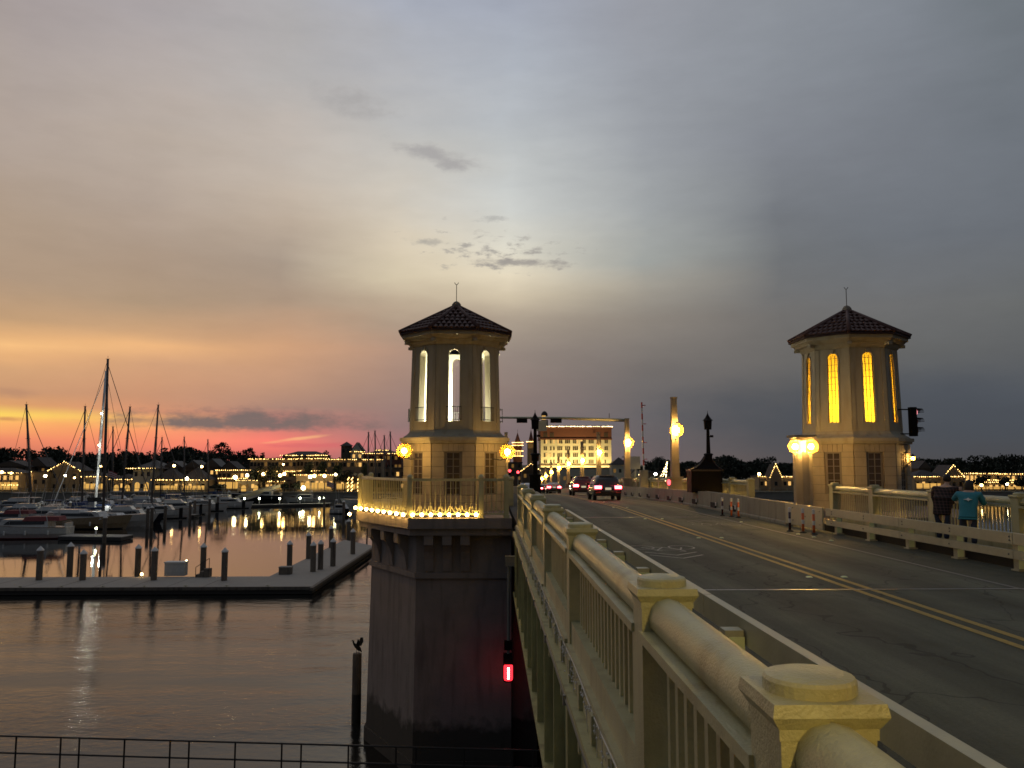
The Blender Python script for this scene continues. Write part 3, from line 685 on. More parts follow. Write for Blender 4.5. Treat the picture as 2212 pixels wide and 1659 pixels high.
# ================================================================== towers
T8 = math.tan(math.pi / 8)
def octp(F, c, n=8): 
    Rr = F / 2 / math.cos(math.pi / 8)
    return [(c[0] + Rr * math.cos(math.pi/8 + k*math.pi/4), c[1] + Rr * math.sin(math.pi/8 + k*math.pi/4)) for k in range(8)]
tile_me = None
def tower(cx, cy, label, lit, mir):
    global tile_me
    g = thing('bridge_tower', label, 'tower', (cx, cy, .4))
    c = (cx, cy)
    Z0, Z1 = 3.66, 7.3
    Fz = lambda z: 3.74 - .17 * (z - Z0) / (Z1 - Z0)
    # plinth, stone courses
    MB().prism(octp(4.34, c), .22, .75).build('plinth', 'stone', g)
    MB().prism(octp(4.10, c), .75, 3.14).build('core_wall', 'stone_dark', g)
    WB0, WB1, wb = 1.05, 2.80, .30
    zs = [.76, 1.06, 1.44, 1.82, 2.20, 2.58, 2.80, 3.13]
    blk = MB().box(-.5, .5, -.5, .5, -.5, .5).mesh('stone_block', 'stone')
    for k in range(8):
        a = k * math.pi / 4; n = Vector((math.cos(a), math.sin(a), 0)); t = Vector((-math.sin(a), math.cos(a), 0))
        hw = 4.16 / 2 * T8
        for ci, (z0, z1) in enumerate(zip(zs, zs[1:])):
            if ci == 6: spans = [(-hw, -.42), (-.42, -.2), (-.2, 0), (0, .2), (.2, .42), (.42, hw)]
            elif z1 > WB0 + .02: spans = [(-hw, -wb - .06), (wb + .06, hw)]
            else: spans = [(-hw, -.25 + .3 * (ci % 2)), (-.25 + .3 * (ci % 2), hw)]
            for u0, u1 in spans:
                m_ = n * (2.05 + .02) + t * ((u0 + u1) / 2)
                inst('stone_block', blk, g, (m_.x, m_.y, (z0 + z1) / 2 - .4), (0, 0, a), (.12, u1 - u0 - .016, z1 - z0 - .018))
        # window with recessed frame and panes
        w = thing('x', '', ''); del w['label']; del w['category']; w.name = 'window'; w.parent = g
        def P(u, z, d): v = n * (2.055 - d) + t * u; return (cx + v.x, cy + v.y, z)
        fr = MB()
        for u0, u1, z0, z1 in ((-wb, -wb + .05, WB0, WB1), (wb - .05, wb, WB0, WB1), (-.02, .02, WB0, WB1), (-wb, wb, WB0, WB0 + .06), (-wb, wb, WB1 - .06, WB1)) + tuple((-wb, wb, WB0 + .29 * j - .012, WB0 + .29 * j + .012) for j in range(1, 6)):
            fr.add([P(u0,z0,-.014), P(u1,z0,-.014), P(u1,z1,-.014), P(u0,z1,-.014), P(u0,z0,.0), P(u1,z0,.0), P(u1,z1,.0), P(u0,z1,.0)], [(0,1,2,3),(0,4,5,1),(1,5,6,2),(2,6,7,3),(3,7,4,0)])
        fr.build('frame', 'stone_dark', w)
        MB().add([P(-wb,WB0,-.006), P(wb,WB0,-.006), P(wb,WB1,-.006), P(-wb,WB1,-.006)], [(0,1,2,3)]).build('pane', 'tower_glass', w)
    MB().prism(octp(4.42, c), 3.14, 3.24).prism(octp(4.56, c), 3.24, 3.38).build('cornice', 'stucco', g)
    fl = MB(); prof = [(4.36, 3.38), (4.22, 3.44), (4.02, 3.50), (3.86, 3.58), (3.76, 3.68)]
    for (f0, z0), (f1, z1) in zip(prof, prof[1:]): fl.prism(octp(f0, c), z0, z1, octp(f1, c))
    fl.build('flared_skirt', 'stucco', g)
    # hollow shaft with eight arched openings
    ww, wz0, wzs = .225, 4.05, 6.78
    arch = [(ww * math.cos(j*math.pi/8), wzs + ww * math.sin(j*math.pi/8)) for j in range(9)]
    loop = [(-ww, wz0), (ww, wz0)] + arch
    wall = MB(); inner = MB()
    for k in range(8):
        a = k * math.pi / 4; n = Vector((math.cos(a), math.sin(a), 0)); t = Vector((-math.sin(a), math.cos(a), 0))
        def P(u, z, d):
            v = n * (Fz(z) / 2 - d) + t * u; return (cx + v.x, cy + v.y, z)
        for tgt, d, top in ((wall, 0, Z1), (inner, .28, Z1)):
            hw = lambda z: (Fz(z) / 2 - d) * T8
            q = []
            for (u0, u1, za, zb) in ((0, 0, 0, 0),):
                q.append([P(-hw(Z0),Z0,d), P(-ww,Z0,d), P(-ww,Z1,d), P(-hw(Z1),Z1,d)])
                q.append([P(ww,Z0,d), P(hw(Z0),Z0,d), P(hw(Z1),Z1,d), P(ww,Z1,d)])
                q.append([P(-ww,Z0,d), P(ww,Z0,d), P(ww,wz0,d), P(-ww,wz0,d)])
                for (ua, zc), (ub, zd) in zip(arch, arch[1:]): q.append([P(ub,zd,d), P(ua,zc,d), P(ua,Z1,d), P(ub,Z1,d)])
            for qq in q: tgt.add(qq, [(0,1,2,3)] if d == 0 else [(3,2,1,0)])
        for (ua, za), (ub, zb) in zip(loop, loop[1:] + loop[:1]):
            wall.add([P(ua,za,0), P(ub,zb,0), P(ub,zb,.28), P(ua,za,.28)], [(0,3,2,1)])
        w = thing('x', '', ''); del w['label']; del w['category']; w.name = 'arched_window'; w.parent = g
        MB().add([P(u, z, .07 if lit == 'yellow' else .16) for u, z in loop], [tuple(range(len(loop)))]).build('pane', 'pane_yellow' if lit == 'yellow' else 'clear_pane', w)
        # raised surround and keystone
        sur = MB()
        for (ua, za), (ub, zb) in zip([(ww, wz0)] + arch, arch + [(-ww, wz0)]):
            f1 = lambda u, z: (u * 1.30, z if z <= wzs else wzs + (z - wzs) * 1.30)
            A, B, C, D = (ua, za), (ub, zb), f1(ub, zb), f1(ua, za)
            sur.add([P(*A, -.03), P(*B, -.03), P(*C, -.03), P(*D, -.03), P(*A, 0), P(*B, 0), P(*C, 0), P(*D, 0)], [(3,2,1,0),(2,3,7,6),(0,1,5,4)])
        sur.build('surround', 'stucco', w)
        ks = MB().add([P(-.05,6.98,-.09), P(.05,6.98,-.09), P(.10,7.16,-.06), P(-.10,7.16,-.06), P(-.05,6.98,.0), P(.05,6.98,.0), P(.10,7.16,.0), P(-.10,7.16,.0)], [(0,1,2,3),(1,5,6,2),(4,0,3,7),(3,2,6,7),(4,5,1,0)])
        ks.build('keystone', 'stucco', w)
        if lit == 'yellow':
            mb = MB()
            def fb(u0, u1, z0, z1): mb.add([P(u0,z0,.045), P(u1,z0,.045), P(u1,z1,.045), P(u0,z1,.045), P(u0,z0,.068), P(u1,z0,.068), P(u1,z1,.068), P(u0,z1,.068)], [(0,1,2,3),(0,4,5,1),(1,5,6,2),(2,6,7,3),(3,7,4,0)])
            for u in (-.075, .075): fb(u - .008, u + .008, wz0, wzs + .12)
            for j in range(0, 11): z = wz0 + (wzs - wz0) * j / 10; fb(-ww, ww, z - .008, z + .008)
            fb(-ww, -ww + .016, wz0, wzs); fb(ww - .016, ww, wz0, wzs)
            for j in (2, 4, 6):
                uu, zz = .075 * math.cos(j*math.pi/8), wzs + .075 * math.sin(j*math.pi/8); u2, z2 = arch[j]
                mb.add([P(uu-.007,zz,.05), P(uu+.007,zz,.05), P(u2+.007,z2,.05), P(u2-.007,z2,.05)], [(0,1,2,3)])
            mb.build('glazing_grid', 'iron_brown', w)
        else:
            mb = MB()
            for z in (4.10, 4.62): mb.bar(P(-.31, z, -.14), P(.31, z, -.14), .028)
            for s in (-1, 1):
                for z in (4.10, 4.62): mb.bar(P(s*.30, z, 0), P(s*.30, z, -.15), .024)
            for j in range(9): u = -.30 + .075 * j; mb.bar(P(u, 4.10, -.14), P(u, 4.62, -.14), .016)
            mb.build('balcony_grille', 'iron', w)
    for k in range(8):
        a = k * math.pi / 4; n = Vector((math.cos(a), math.sin(a), 0)); t = Vector((-math.sin(a), math.cos(a), 0))
        for s in (-1, 1):
            def Q(u_, z, d): v = n * (Fz(z) / 2 - d) + t * (s * (Fz(z) / 2 * T8 - u_)); return (cx + v.x, cy + v.y, z)
            z0, z1 = 3.70, 7.18
            st_ = MB().add([Q(0,z0,-.028), Q(.17,z0,-.028), Q(.17,z1,-.028), Q(0,z1,-.028), Q(0,z0,0), Q(.17,z0,0), Q(.17,z1,0), Q(0,z1,0)], [(0,1,2,3),(1,5,6,2),(3,2,6,7),(0,4,5,1)] if s < 0 else [(3,2,1,0),(2,6,5,1),(7,6,2,3),(1,5,4,0)])
            st_.build('corner_strip', 'stucco', g)
    wall.build('shaft', 'stucco', g); inner.build('inner_wall', 'inner_wall', g)
    MB().prism(octp(3.2, c), 3.68, 3.72).build('floor', 'inner_wall', g); MB().prism(octp(3.2, c), 7.2, 7.29).build('ceiling', 'inner_wall', g)
    co = MB().prism(octp(3.62, c), 7.20, 7.30, octp(3.80, c)).prism(octp(3.80, c), 7.30, 7.42, octp(3.92, c)).prism(octp(4.10, c), 7.42, 7.56, octp(4.34, c)).prism(octp(4.46, c), 7.56, 7.70)
    co.build('eaves_cornice', 'stucco', g)
    br = MB().box(0, .42, -.09, .09, -.12, 0).mesh('bracket', 'stucco')
    for k in range(8):
        a = math.pi / 8 + k * math.pi / 4; inst('bracket', br, g, (1.86 * math.cos(a), 1.86 * math.sin(a), 7.42 - .4), (0, 0, a))
    # roof: solid pyramid under separate clay tiles
    ze, za, Fe = 7.70, 9.10, 4.66
    rf = MB().prism(octp(Fe, c), ze, ze + .06); rf.prism(octp(Fe - .04, c), ze + .06, za, [(cx + .02*math.cos(q), cy + .02*math.sin(q)) for q in [math.pi/8 + j*math.pi/4 for j in range(8)]])
    rf = rf.build('roof', 'tile_edge', g)
    if tile_me is None:
        tm = MB(); pts = [(.098 * math.cos(math.pi * j / 5), .062 * math.sin(math.pi * j / 5)) for j in range(6)]
        tm.add([(x_, 0, z_ + .025) for x_, z_ in pts] + [(x_ * .8, .40, z_ * .8) for x_, z_ in pts], [(j, j+1, 7+j, 6+j) for j in range(5)] + [(0,1,2,3,4,5)])
        tile_me = tm.mesh('tile', 'tile')
    sl = math.atan2(za - ze - .06, Fe / 2); slen = math.hypot(za - ze, Fe / 2)
    rr_ = random.Random(11)
    rows = 7
    for k in range(8):
        a = k * math.pi / 4; n = Vector((math.cos(a), math.sin(a), 0)); t = Vector((-math.sin(a), math.cos(a), 0))
        for r_ in range(rows):
            d = r_ * slen / rows; hw = (slen - d) / slen * Fe / 2 * T8
            m_ = int((2 * hw - .05) / .215)
            for j in range(m_):
                u = (j - (m_ - 1) / 2) * .215
                p = n * (Fe / 2 + .03 - d * math.cos(sl)) + t * u
                o = inst('tile', tile_me, rf, (p.x, p.y, ze + .07 + d * math.sin(sl) - .4 + rr_.uniform(-.006, .006)))
                o.rotation_euler = (Matrix.Rotation(a + math.pi / 2, 4, 'Z') @ Matrix.Rotation(sl - .03, 4, 'X')).to_euler()
        a2 = a + math.pi / 8; q = (Fe / 2 + .02) / math.cos(math.pi / 8)
        MB().tube([(cx + q*math.cos(a2), cy + q*math.sin(a2), ze + .12), (cx, cy, za + .06)], [.085, .07], 8).build('ridge_cap', 'tile', rf, smooth=True)
    MB().lathe([(.20, 8.98), (.22, 9.08), (.19, 9.2), (.12, 9.29), (.02, 9.34)], 14, (cx, cy, 0)).build('finial', 'stone_dark', g, smooth=True)
    rod = MB().tube([(cx, cy, 9.3), (cx, cy, 10.08)], .016, 6)
    rod.tube([(cx - .09, cy, 10.16), (cx - .04, cy, 10.08), (cx, cy, 10.06), (cx + .04, cy, 10.08), (cx + .09, cy, 10.16)], .014, 5)
    rod.build('lightning_rod', 'iron', g)
    return g
mat('tower_glass', (.05, .035, .02), .06, spec=.8)
TL, TR = (-1.5, 35.5), (15.84, 36.0)
towerL = tower(*TL, 'octagonal tower with white-lit narrow windows, string lights round its balcony', 'clear', 1)
towerR = tower(*TR, 'octagonal tower with glowing yellow gridded windows and a signal on its side', 'yellow', -1)
def near_tower(cx, cy, label):
    # stands behind the camera on the near pier: only its mass matters, it shades the foreground
    g = thing('bridge_tower', label, 'tower', (cx, cy, .22)); c = (cx, cy)
    MB().prism(octp(4.2, c), .22, 3.2).build('core_wall', 'stone', g)
    MB().prism(octp(4.5, c), 3.2, 3.38).build('cornice', 'stucco', g)
    MB().prism(octp(3.74, c), 3.38, 7.3, octp(3.57, c)).build('shaft', 'stucco', g)
    MB().prism(octp(3.9, c), 7.3, 7.7, octp(4.5, c)).build('eaves_cornice', 'stucco', g)
    MB().prism(octp(4.66, c), 7.7, 9.1, octp(.05, c)).build('roof', 'tile', g)
near_tower(-1.6, -4.6, 'octagonal tower of the near pier, behind the camera on the left')
near_tower(15.3, -4.6, 'octagonal tower of the near pier, behind the camera on the right')
# lamp inside the left tower room
ld = bpy.data.lights.new('room_lamp', 'POINT'); ld.energy = 1500; ld.color = (1.0, .96, .68); ld.shadow_soft_size = .12
lo = bpy.data.objects.new('room_lamp', ld); COL.objects.link(lo); lo.parent = towerL; lo.location = (0, 0, 3.62)
ld2 = bpy.data.lights.new('room_lamp', 'POINT'); ld2.energy = 430; ld2.color = (1.0, .84, .40); ld2.shadow_soft_size = .2
lo2 = bpy.data.objects.new('room_lamp', ld2); COL.objects.link(lo2); lo2.parent = towerR; lo2.location = (0, 0, 4.2)

# ------------------------------------------------------------------ piers and balconies under the towers
def pier(tx, s, label, corb):
    X = lambda u: tx + s * u          # u runs towards the water side when negative
    def poly(i):                      # plan, inset by i
        return [(X(2.25), 29.5 + i), (X(-1.4 + i * .4), 29.5 + i), (X(-3.9 + i), 34.0), (X(-3.9 + i), 37.0), (X(-1.4 + i * .4), 41.5 - i), (X(2.25), 41.5 - i)]
    def ccw(p): return p if s < 0 else p[::-1]
    g = thing('bridge_pier', label, 'bridge pier', (tx, 35.5, WZ))
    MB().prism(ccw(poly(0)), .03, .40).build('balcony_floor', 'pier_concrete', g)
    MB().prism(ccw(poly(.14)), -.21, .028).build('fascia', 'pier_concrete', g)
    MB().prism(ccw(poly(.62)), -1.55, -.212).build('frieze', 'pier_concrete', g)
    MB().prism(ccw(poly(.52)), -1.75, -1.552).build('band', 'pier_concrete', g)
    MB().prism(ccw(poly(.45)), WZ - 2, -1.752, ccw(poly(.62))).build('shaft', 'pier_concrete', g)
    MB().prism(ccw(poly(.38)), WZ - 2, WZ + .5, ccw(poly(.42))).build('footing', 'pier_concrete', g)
    # side wall towards the roadway, closing the machinery pit
    MB().box(min(X(2.3), X(3.2)), max(X(2.3), X(3.2)), 31, 41, WZ - 2, -.4).build('pit_wall', 'pier_concrete', g)
    # corbels with curved brackets
    def corbel(p, d):                 # p = point on frieze face, d = outward direction
        d = Vector(d).normalized(); t = Vector((-d.y, d.x, 0)); p = Vector((p[0], p[1], 0))
        prof = [(0, -.215), (.44, -.215), (.44, -.55), (.36, -.60), (.22, -.80), (.12, -1.08), (.06, -1.5), (0, -1.5)]
        vs = [p + d * a + t * w + Vector((0, 0, z)) for w in (-.165, .165) for a, z in prof]; k = len(prof)
        fs = [tuple(range(k)), tuple(range(k, 2*k))[::-1]] + [(i, k+i, k+(i+1)%k, (i+1)%k) for i in range(k)]
        MB().add(vs, fs).build('corbel', 'pier_concrete', g)
    if corb:
        for u in (-.69, -.04, .60): corbel((X(u), 30.12), (0, -1, 0))
        a, b = Vector(poly(.62)[1]), Vector(poly(.62)[2]); dd = Vector((b - a)); nn = Vector((dd.y, -dd.x)) * (1 if s > 0 else -1)
        if nn.x * s > 0: nn = -nn
        for q in (.2, .5, .8): pp = a.lerp(b, q); corbel(pp, (nn.x, nn.y, 0))
    return g
pier(TL[0], 1, 'dark concrete pier with corbelled balcony under the left tower', True)
pier(TR[0], -1, 'dark concrete pier with corbelled balcony under the right tower', True)

# balcony ironwork on the left pier
def balcony_rail():
    g = thing('balcony_railing', 'ornate pale balcony railing in front of the left tower, hung with glowing bulbs', 'railing', (-2.9, 29.6, .4))
    pts = [(-2.86, 29.66), (-.33, 29.66), (.56, 29.66)]
    left = [(-2.86, 29.66), (-5.28, 34.02)]; back = [(-5.28, 34.02), (-5.28, 36.98)]
    pst = MB().box(-.085, .085, -.085, .085, 0, 1.40).prism([(-.11,-.11),(.11,-.11),(.11,.11),(-.11,.11)], 0, .12).lathe([(.12, 1.40), (.12, 1.44), (.10, 1.49), (.05, 1.53), (.004, 1.54)], 12).mesh('post', 'rail_paint')
    for p in pts + [left[1], back[1]]: inst('post', pst, g, (p[0] + 2.9, p[1] - 29.6, 0))
    for a, b in (pts[:2], pts[1:], left, back):
        A, B = Vector((*a, .4)), Vector((*b, .4)); L_ = (B - A).length; d = (B - A) / L_
        q = lambda u, z: A + d * u + Vector((0, 0, z))
        MB().bar(q(.08, 1.34), q(L_ - .08, 1.34), .11, .09).build('hand_rail', 'rail_paint', g)
        MB().bar(q(.08, .14), q(L_ - .08, .14), .06, .05).build('bottom_rail', 'rail_paint', g)
        n = max(2, int(L_ / .17)); pk = None
        for i in range(1, n):
            u = L_ * i / n
            mb = MB()
            if i % 3: mb.bar(q(u, .16), q(u, 1.3), .024)
            else: # forked foot: two curved prongs from a stem
                mb.bar(q(u, .36), q(u, 1.3), .024)
                for s in (-1, 1): mb.tube([q(u, .38), q(u + s*.035, .34), q(u + s*.06, .26), q(u + s*.05, .16)], .012, 5)
            mb.build('picket', 'rail_paint', g)
        sc = MB()
        m_ = max(2, int(L_ / .34))
        for i in range(m_):
            u0 = L_ * (i + .12) / m_; u1 = L_ * (i + .88) / m_; um = (u0 + u1) / 2
            sc.tube([q(u0, .42), q(u0 + .02, .30), q(um, .18), q(u1 - .02, .30), q(u1, .42)], .013, 5)
        sc.build('scroll', 'rail_paint', g)
    return g
balcony_rail()
st = thing('light_string', 'string of round glowing bulbs along the foot of the left balcony railing', 'light string', (-2.9, 29.5, .5))
bm = MB().ball((0, 0, 0), .062, 10, 6).mesh('bulb', 'string_bulb')
cd = MB(); bp = []
for i in range(8): bp.append(Vector((-2.74 + 2.36 * i / 7.4, 29.55, .52)))
for i in range(9): bp.append(Vector((-3.02, 29.62, .52)).lerp(Vector((-5.38, 33.9, .55)), i / 8) + Vector((-.06, -.04, 0)))
bp.append(Vector((-5.6, 33.4, .32)))
for p in bp: inst('bulb', bm, st, tuple(p - Vector((-2.9, 29.5, .5))))
for a, b in list(zip(bp[:8], bp[1:8])) + list(zip(bp[8:], bp[9:])):
    m_ = a.lerp(b, .5); m_.z -= .07; cd.tube([a, m_, b], .008, 5)
cd.build('wire', 'cord', st)
st = thing('light_string', 'row of small glowing bulbs along the foot of the railing beyond the right tower', 'light string', (12.6, 31, .5))
bm2 = MB().ball((0, 0, 0), .05, 8, 5).mesh('bulb', 'string_bulb')
cd = MB()
for i in range(27):
    Y = 41 + i * .95; inst('bulb', bm2, st, (.02, Y - 31, -.06 + dz(Y)))
    if i: cd.bar((12.6, Y - .95, .44 + dz(Y - .95)), (12.6, Y, .44 + dz(Y)), .012)
cd.build('wire', 'cord', st)
st = thing('light_string', 'glowing bulbs on the water side of the railing beside the two people', 'light string', (12.95, 19, .4))
cd = MB()
for i in range(5):
    Y = 19.6 + i * 1.9; inst('bulb', bm2, st, (0, Y - 19, .05))
    if i: cd.bar((12.95, Y - 1.9, .45), (12.95, Y, .45), .012)
cd.build('wire', 'cord', st)

# wall lanterns
def sconce(x, y, z, label, m='sconce_globe', r=.17, to=(1, 0)):
    g = thing('wall_lantern', label, 'lantern', (x, y, z))
    gl = MB().ball((0, 0, 0), r * 1.85, 16, 10).build('globe', 'halo_globe', g, local=True, smooth=True)
    MB().ball((0, 0, 0), r * .62, 10, 6).build('bulb', m, gl, local=True, smooth=True)
    MB().lathe([(.10, -r - .06), (.12, -r - .02), (.06, -r + .02)], 10).lathe([(.08, r - .02), (.05, r + .06), (.01, r + .12)], 10).build('fitting', 'iron', g, local=True)
    MB().tube([(0, 0, -r - .04), (to[0] * .25, to[1] * .25, -r - .16), (to[0] * .62, to[1] * .62, -r - .10)], .025, 6).build('bracket', 'iron', g, local=True)
    return g
pL = at(873, 974, 33.1); pR = at(1096, 976, 33.1)
sconce(pL.x, pL.y, pL.z, 'glowing globe lantern on the left side of the left tower', 'wall_globe', to=(-(pL.x - TL[0]) / 1, 0) if False else (1, 0))
sconce(pR.x, pR.y, pR.z, 'glowing globe lantern on the road side of the left tower', 'wall_globe', to=(-1, 0))
p = at(1972, 990, 34.6); sconce(p.x, p.y, p.z, 'small bright bulb lantern on the far side of the right tower', r=.07, to=(-1, 0))
# fluted lamp pillar in front of the right tower
def lamp_pillar(x, y, label, bm_='sconce_globe'):
    g = thing('lamp_pillar', label, 'lamp post', (x, y, .22))
    MB().prism([(-.42,-.42),(.42,-.42),(.42,.42),(-.42,.42)], 0, .35).build('base', 'stone', g, local=True)
    fl = MB(); ang = [2*math.pi*k/16 for k in range(16)]
    fl.prism([((.36 if k % 2 else .32) * math.cos(a), (.36 if k % 2 else .32) * math.sin(a)) for k, a in enumerate(ang)], .35, 2.55)
    fl.build('fluted_shaft', 'stone', g, local=True)
    MB().prism([(-.36,-.36),(.36,-.36),(.36,.36),(-.36,.36)], 3.0, 3.12).prism([(-.44,-.44),(.44,-.44),(.44,.44),(-.44,.44)], 3.12, 3.22).lathe([(.16, 2.55), (.16, 3.0)], 10).build('capital', 'stone', g, local=True)
    gm = MB().ball((0, 0, 0), .27, 16, 10).mesh('globe', 'halo_globe'); bu = MB().ball((0, 0, 0), .10, 10, 6).mesh('bulb', bm_)
    for dx, dy in ((-.36, -.24), (.22, -.36)):
        o = inst('globe', gm, g, (dx, dy, 2.76)); inst('bulb', bu, o)
    ar = MB()
    for dx, dy in ((-.36, -.24), (.22, -.36)): ar.tube([(dx * .4, dy * .4, 2.5), (dx, dy, 2.5), (dx, dy, 2.62)], .022, 6)
    ar.build('arm', 'iron', g, local=True)
p = at(1733, 988, 32.6)
lamp_pillar(p.x, 32.6, 'fluted stone lamp pillar with two blazing globes beside the right tower')
# the same fittings on the near pier, just out of the picture, light the foreground
lamp_pillar(13.1, 3.0, 'fluted stone lamp pillar on the near pier, right of the picture')
g = thing('wall_lantern', 'globe lantern on the near pier behind the camera', 'lantern', (1.75, -2.4, .22))
globe_h = 3.5
MB().lathe([(.16, 0), (.16, .1), (.07, .2), (.05, 3.2), (.09, 3.28)], 10).build('standard', 'iron', g, local=True)
gl = MB().ball((0, 0, globe_h), .24, 14, 8).build('globe', 'halo_globe', g, local=True, smooth=True)
MB().ball((0, 0, globe_h), .10, 10, 6).build('bulb', 'near_globe', gl, local=True, smooth=True)
# traffic signal on the right tower
g = thing('traffic_signal', 'black three-lamp signal bracketed to the side of the right tower', 'traffic light', (18.02, 34.9, 4.1))
MB().box(-.13, .13, -.12, .14, -.62, .62).build('housing', 'black_metal', g, local=True)
for z in (.40, 0, -.40):
    v = MB()
    for k in range(9):
        a = math.pi * k / 8
        v.bar((.13, .16 * math.cos(a), z + .17 * math.sin(a)), (.40, .16 * math.cos(a), z + .15 * math.sin(a)), .065, .02)
    v.build('visor', 'black_metal', g, local=True)
    MB().lathe([(.14, 0), (.14, .02)], 12).build('lens', 'lens_dark', g, local=True)
    o = bpy.data.objects[-1]
for o in [x for x in bpy.data.objects if x.parent == g and x.name.startswith('lens')]:
    i = [x for x in bpy.data.objects if x.parent == g and x.name.startswith('lens')].index(o)
    o.rotation_euler = (0, math.pi / 2, 0); o.location = (.13, 0, (.40, 0, -.40)[i])
    if i == 0: o.data.materials[0] = MATS['signal_pink']
for z in (.52, -.52): MB().bar((-.62, 0, z), (-.12, 0, z), .05).build('arm', 'black_metal', g, local=True)
# ================================================================== lamps along the approach
lamp_px = [(1458, 930), (1355, 957), (1293, 978), (1257, 995), (1227, 1002), (1206, 1010), (1190, 1018), (1178, 1027), (1170, 1033)]
def obelisk(x, y, label, group, hz=4.45, small=False):
    z0 = dz(y) + .2
    g = thing('street_lamp', label, 'street lamp', (x, y, z0), 0, group)
    H = 6.5
    MB().prism([(-.42,-.42),(.42,-.42),(.42,.42),(-.42,.42)], 0, 1.25, [(-.36,-.36),(.36,-.36),(.36,.36),(-.36,.36)]).prism([(-.46,-.46),(.46,-.46),(.46,.46),(-.46,.46)], 1.25, 1.40).build('pedestal', 'stone', g, local=True)
    MB().prism([(-.26,-.26),(.26,-.26),(.26,.26),(-.26,.26)], 1.40, H, [(-.17,-.17),(.17,-.17),(.17,.17),(-.17,.17)]).prism([(-.20,-.20),(.20,-.20),(.20,.20),(-.20,.20)], H, H + .10).build('shaft', 'stone', g, local=True)
    gm = LGM
    for dx, dy in ((.06, -.50),): inst('bulb', LBM, inst('globe', gm, g, (dx, dy, hz)))
    mb = MB()
    for dx, dy in ((.06, -.50),): mb.tube([(dx * .3, -.1, hz - .56), (dx, dy, hz - .56), (dx, dy, hz - .4)], .03, 6); mb.lathe([(.15, .44), (.06, .52), (.01, .58)], 8, (dx, dy, hz))
    mb.build('bracket', 'iron', g, local=True)
    return g
LGM = MB().ball((0, 0, 0), .46, 20, 12).mesh('globe', 'halo_globe'); LBM = MB().ball((0, 0, 0), .17, 14, 8).mesh('bulb', 'lamp_globe')
names = ['nearest', 'second nearest', 'third', 'fourth', 'fifth', 'sixth', 'seventh', 'eighth', 'ninth']
for i, (px, py) in enumerate(lamp_px):
    Y = 12.0 * FPX / (px - 1060); p = at(px, py, Y)
    obelisk(12.0, Y, '%s tapered concrete street lamp along the right side of the bridge' % names[i], 'lamps on the right side of the bridge', hz=max(2.6, min(4.6, p.z - dz(Y) - .2)))
for i, Y in enumerate((92, 128, 165)):
    obelisk(1.7, Y, '%s tapered concrete street lamp on the left side of the approach' % ORD[i], 'lamps on the left side of the bridge', hz=4.3)

# black lantern posts flanking the road
def lantern_post(x, y, z, label, box):
    g = thing('lantern_post', label, 'post', (x, y, z))
    if not box:
        MB().prism(octp(.62, (0, 0)), -.5, .9).prism(octp(.72, (0, 0)), .9, 1.0).build('base', 'black_metal', g, local=True)
    MB().lathe([(.15, -.5), (.13, 1.7), (.20, 1.72), (.22, 2.05), (.17, 2.12), (.12, 2.15), (.085, 3.45)], 12).build('post', 'black_metal', g, local=True, smooth=False)
    MB().lathe([(.22, 2.02), (.28, 2.08), (.2, 2.14)], 8).build('collar', 'black_metal', g, local=True)
    MB().prism(octp(.36, (0, 0)), 3.45, 3.95, octp(.42, (0, 0))).build('lantern', 'black_metal', g, local=True)
    rf = MB()
    for (f0, z0), (f1, z1) in zip([(.56, 3.95), (.44, 4.0), (.30, 4.08), (.14, 4.22), (.03, 4.36)], [(.44, 4.0), (.30, 4.08), (.14, 4.22), (.03, 4.36), (.015, 4.5)]):
        rf.prism(octp(f0, (0, 0)), z0, z1, octp(f1, (0, 0)))
    rf.build('lantern_roof', 'black_metal', g, local=True)
    if box:
        MB().box(-1.08, .62, -.45, .6, .0, 1.16).build('cabinet', 'black_metal', g, local=True)
        MB().box(-1.13, .67, -.5, .65, 1.16, 1.25).build('cabinet_rim', 'iron_brown', g, local=True)
        # four concave hip ribs sweeping up to the post, with thin sheet between them
        cr = [(-1.10, -.48), (.65, -.48), (.65, .63), (-1.10, .63)]
        prof = [(1.0, 1.22), (.72, 1.34), (.50, 1.50), (.33, 1.70), (.20, 1.93), (.12, 2.1)]
        sh = MB()
        for (s0, z0), (s1, z1) in zip(prof, prof[1:]): sh.prism([(q[0]*s0, q[1]*s0) for q in cr], z0, z1, [(q[0]*s1, q[1]*s1) for q in cr])
        sh.build('swept_roof', 'black_metal', g, local=True)
        for q in cr: MB().tube([(q[0]*s, q[1]*s, z_ + .02) for s, z_ in prof], .03, 6).build('roof_rib', 'iron_brown', g, local=True)
    MB().lathe([(.10, 0), (.10, .12)], 10, (.20, 0, 3.02)).build('bell', 'black_metal', g, local=True)
    return g
lantern_post(12.02, 45.6, .75, 'black lantern post rising from a black peaked cabinet behind the right barrier', True)
lantern_post(2.42, 45.2, .75, 'tall black lantern post beside the left lane, left of the lit hotel block', False)

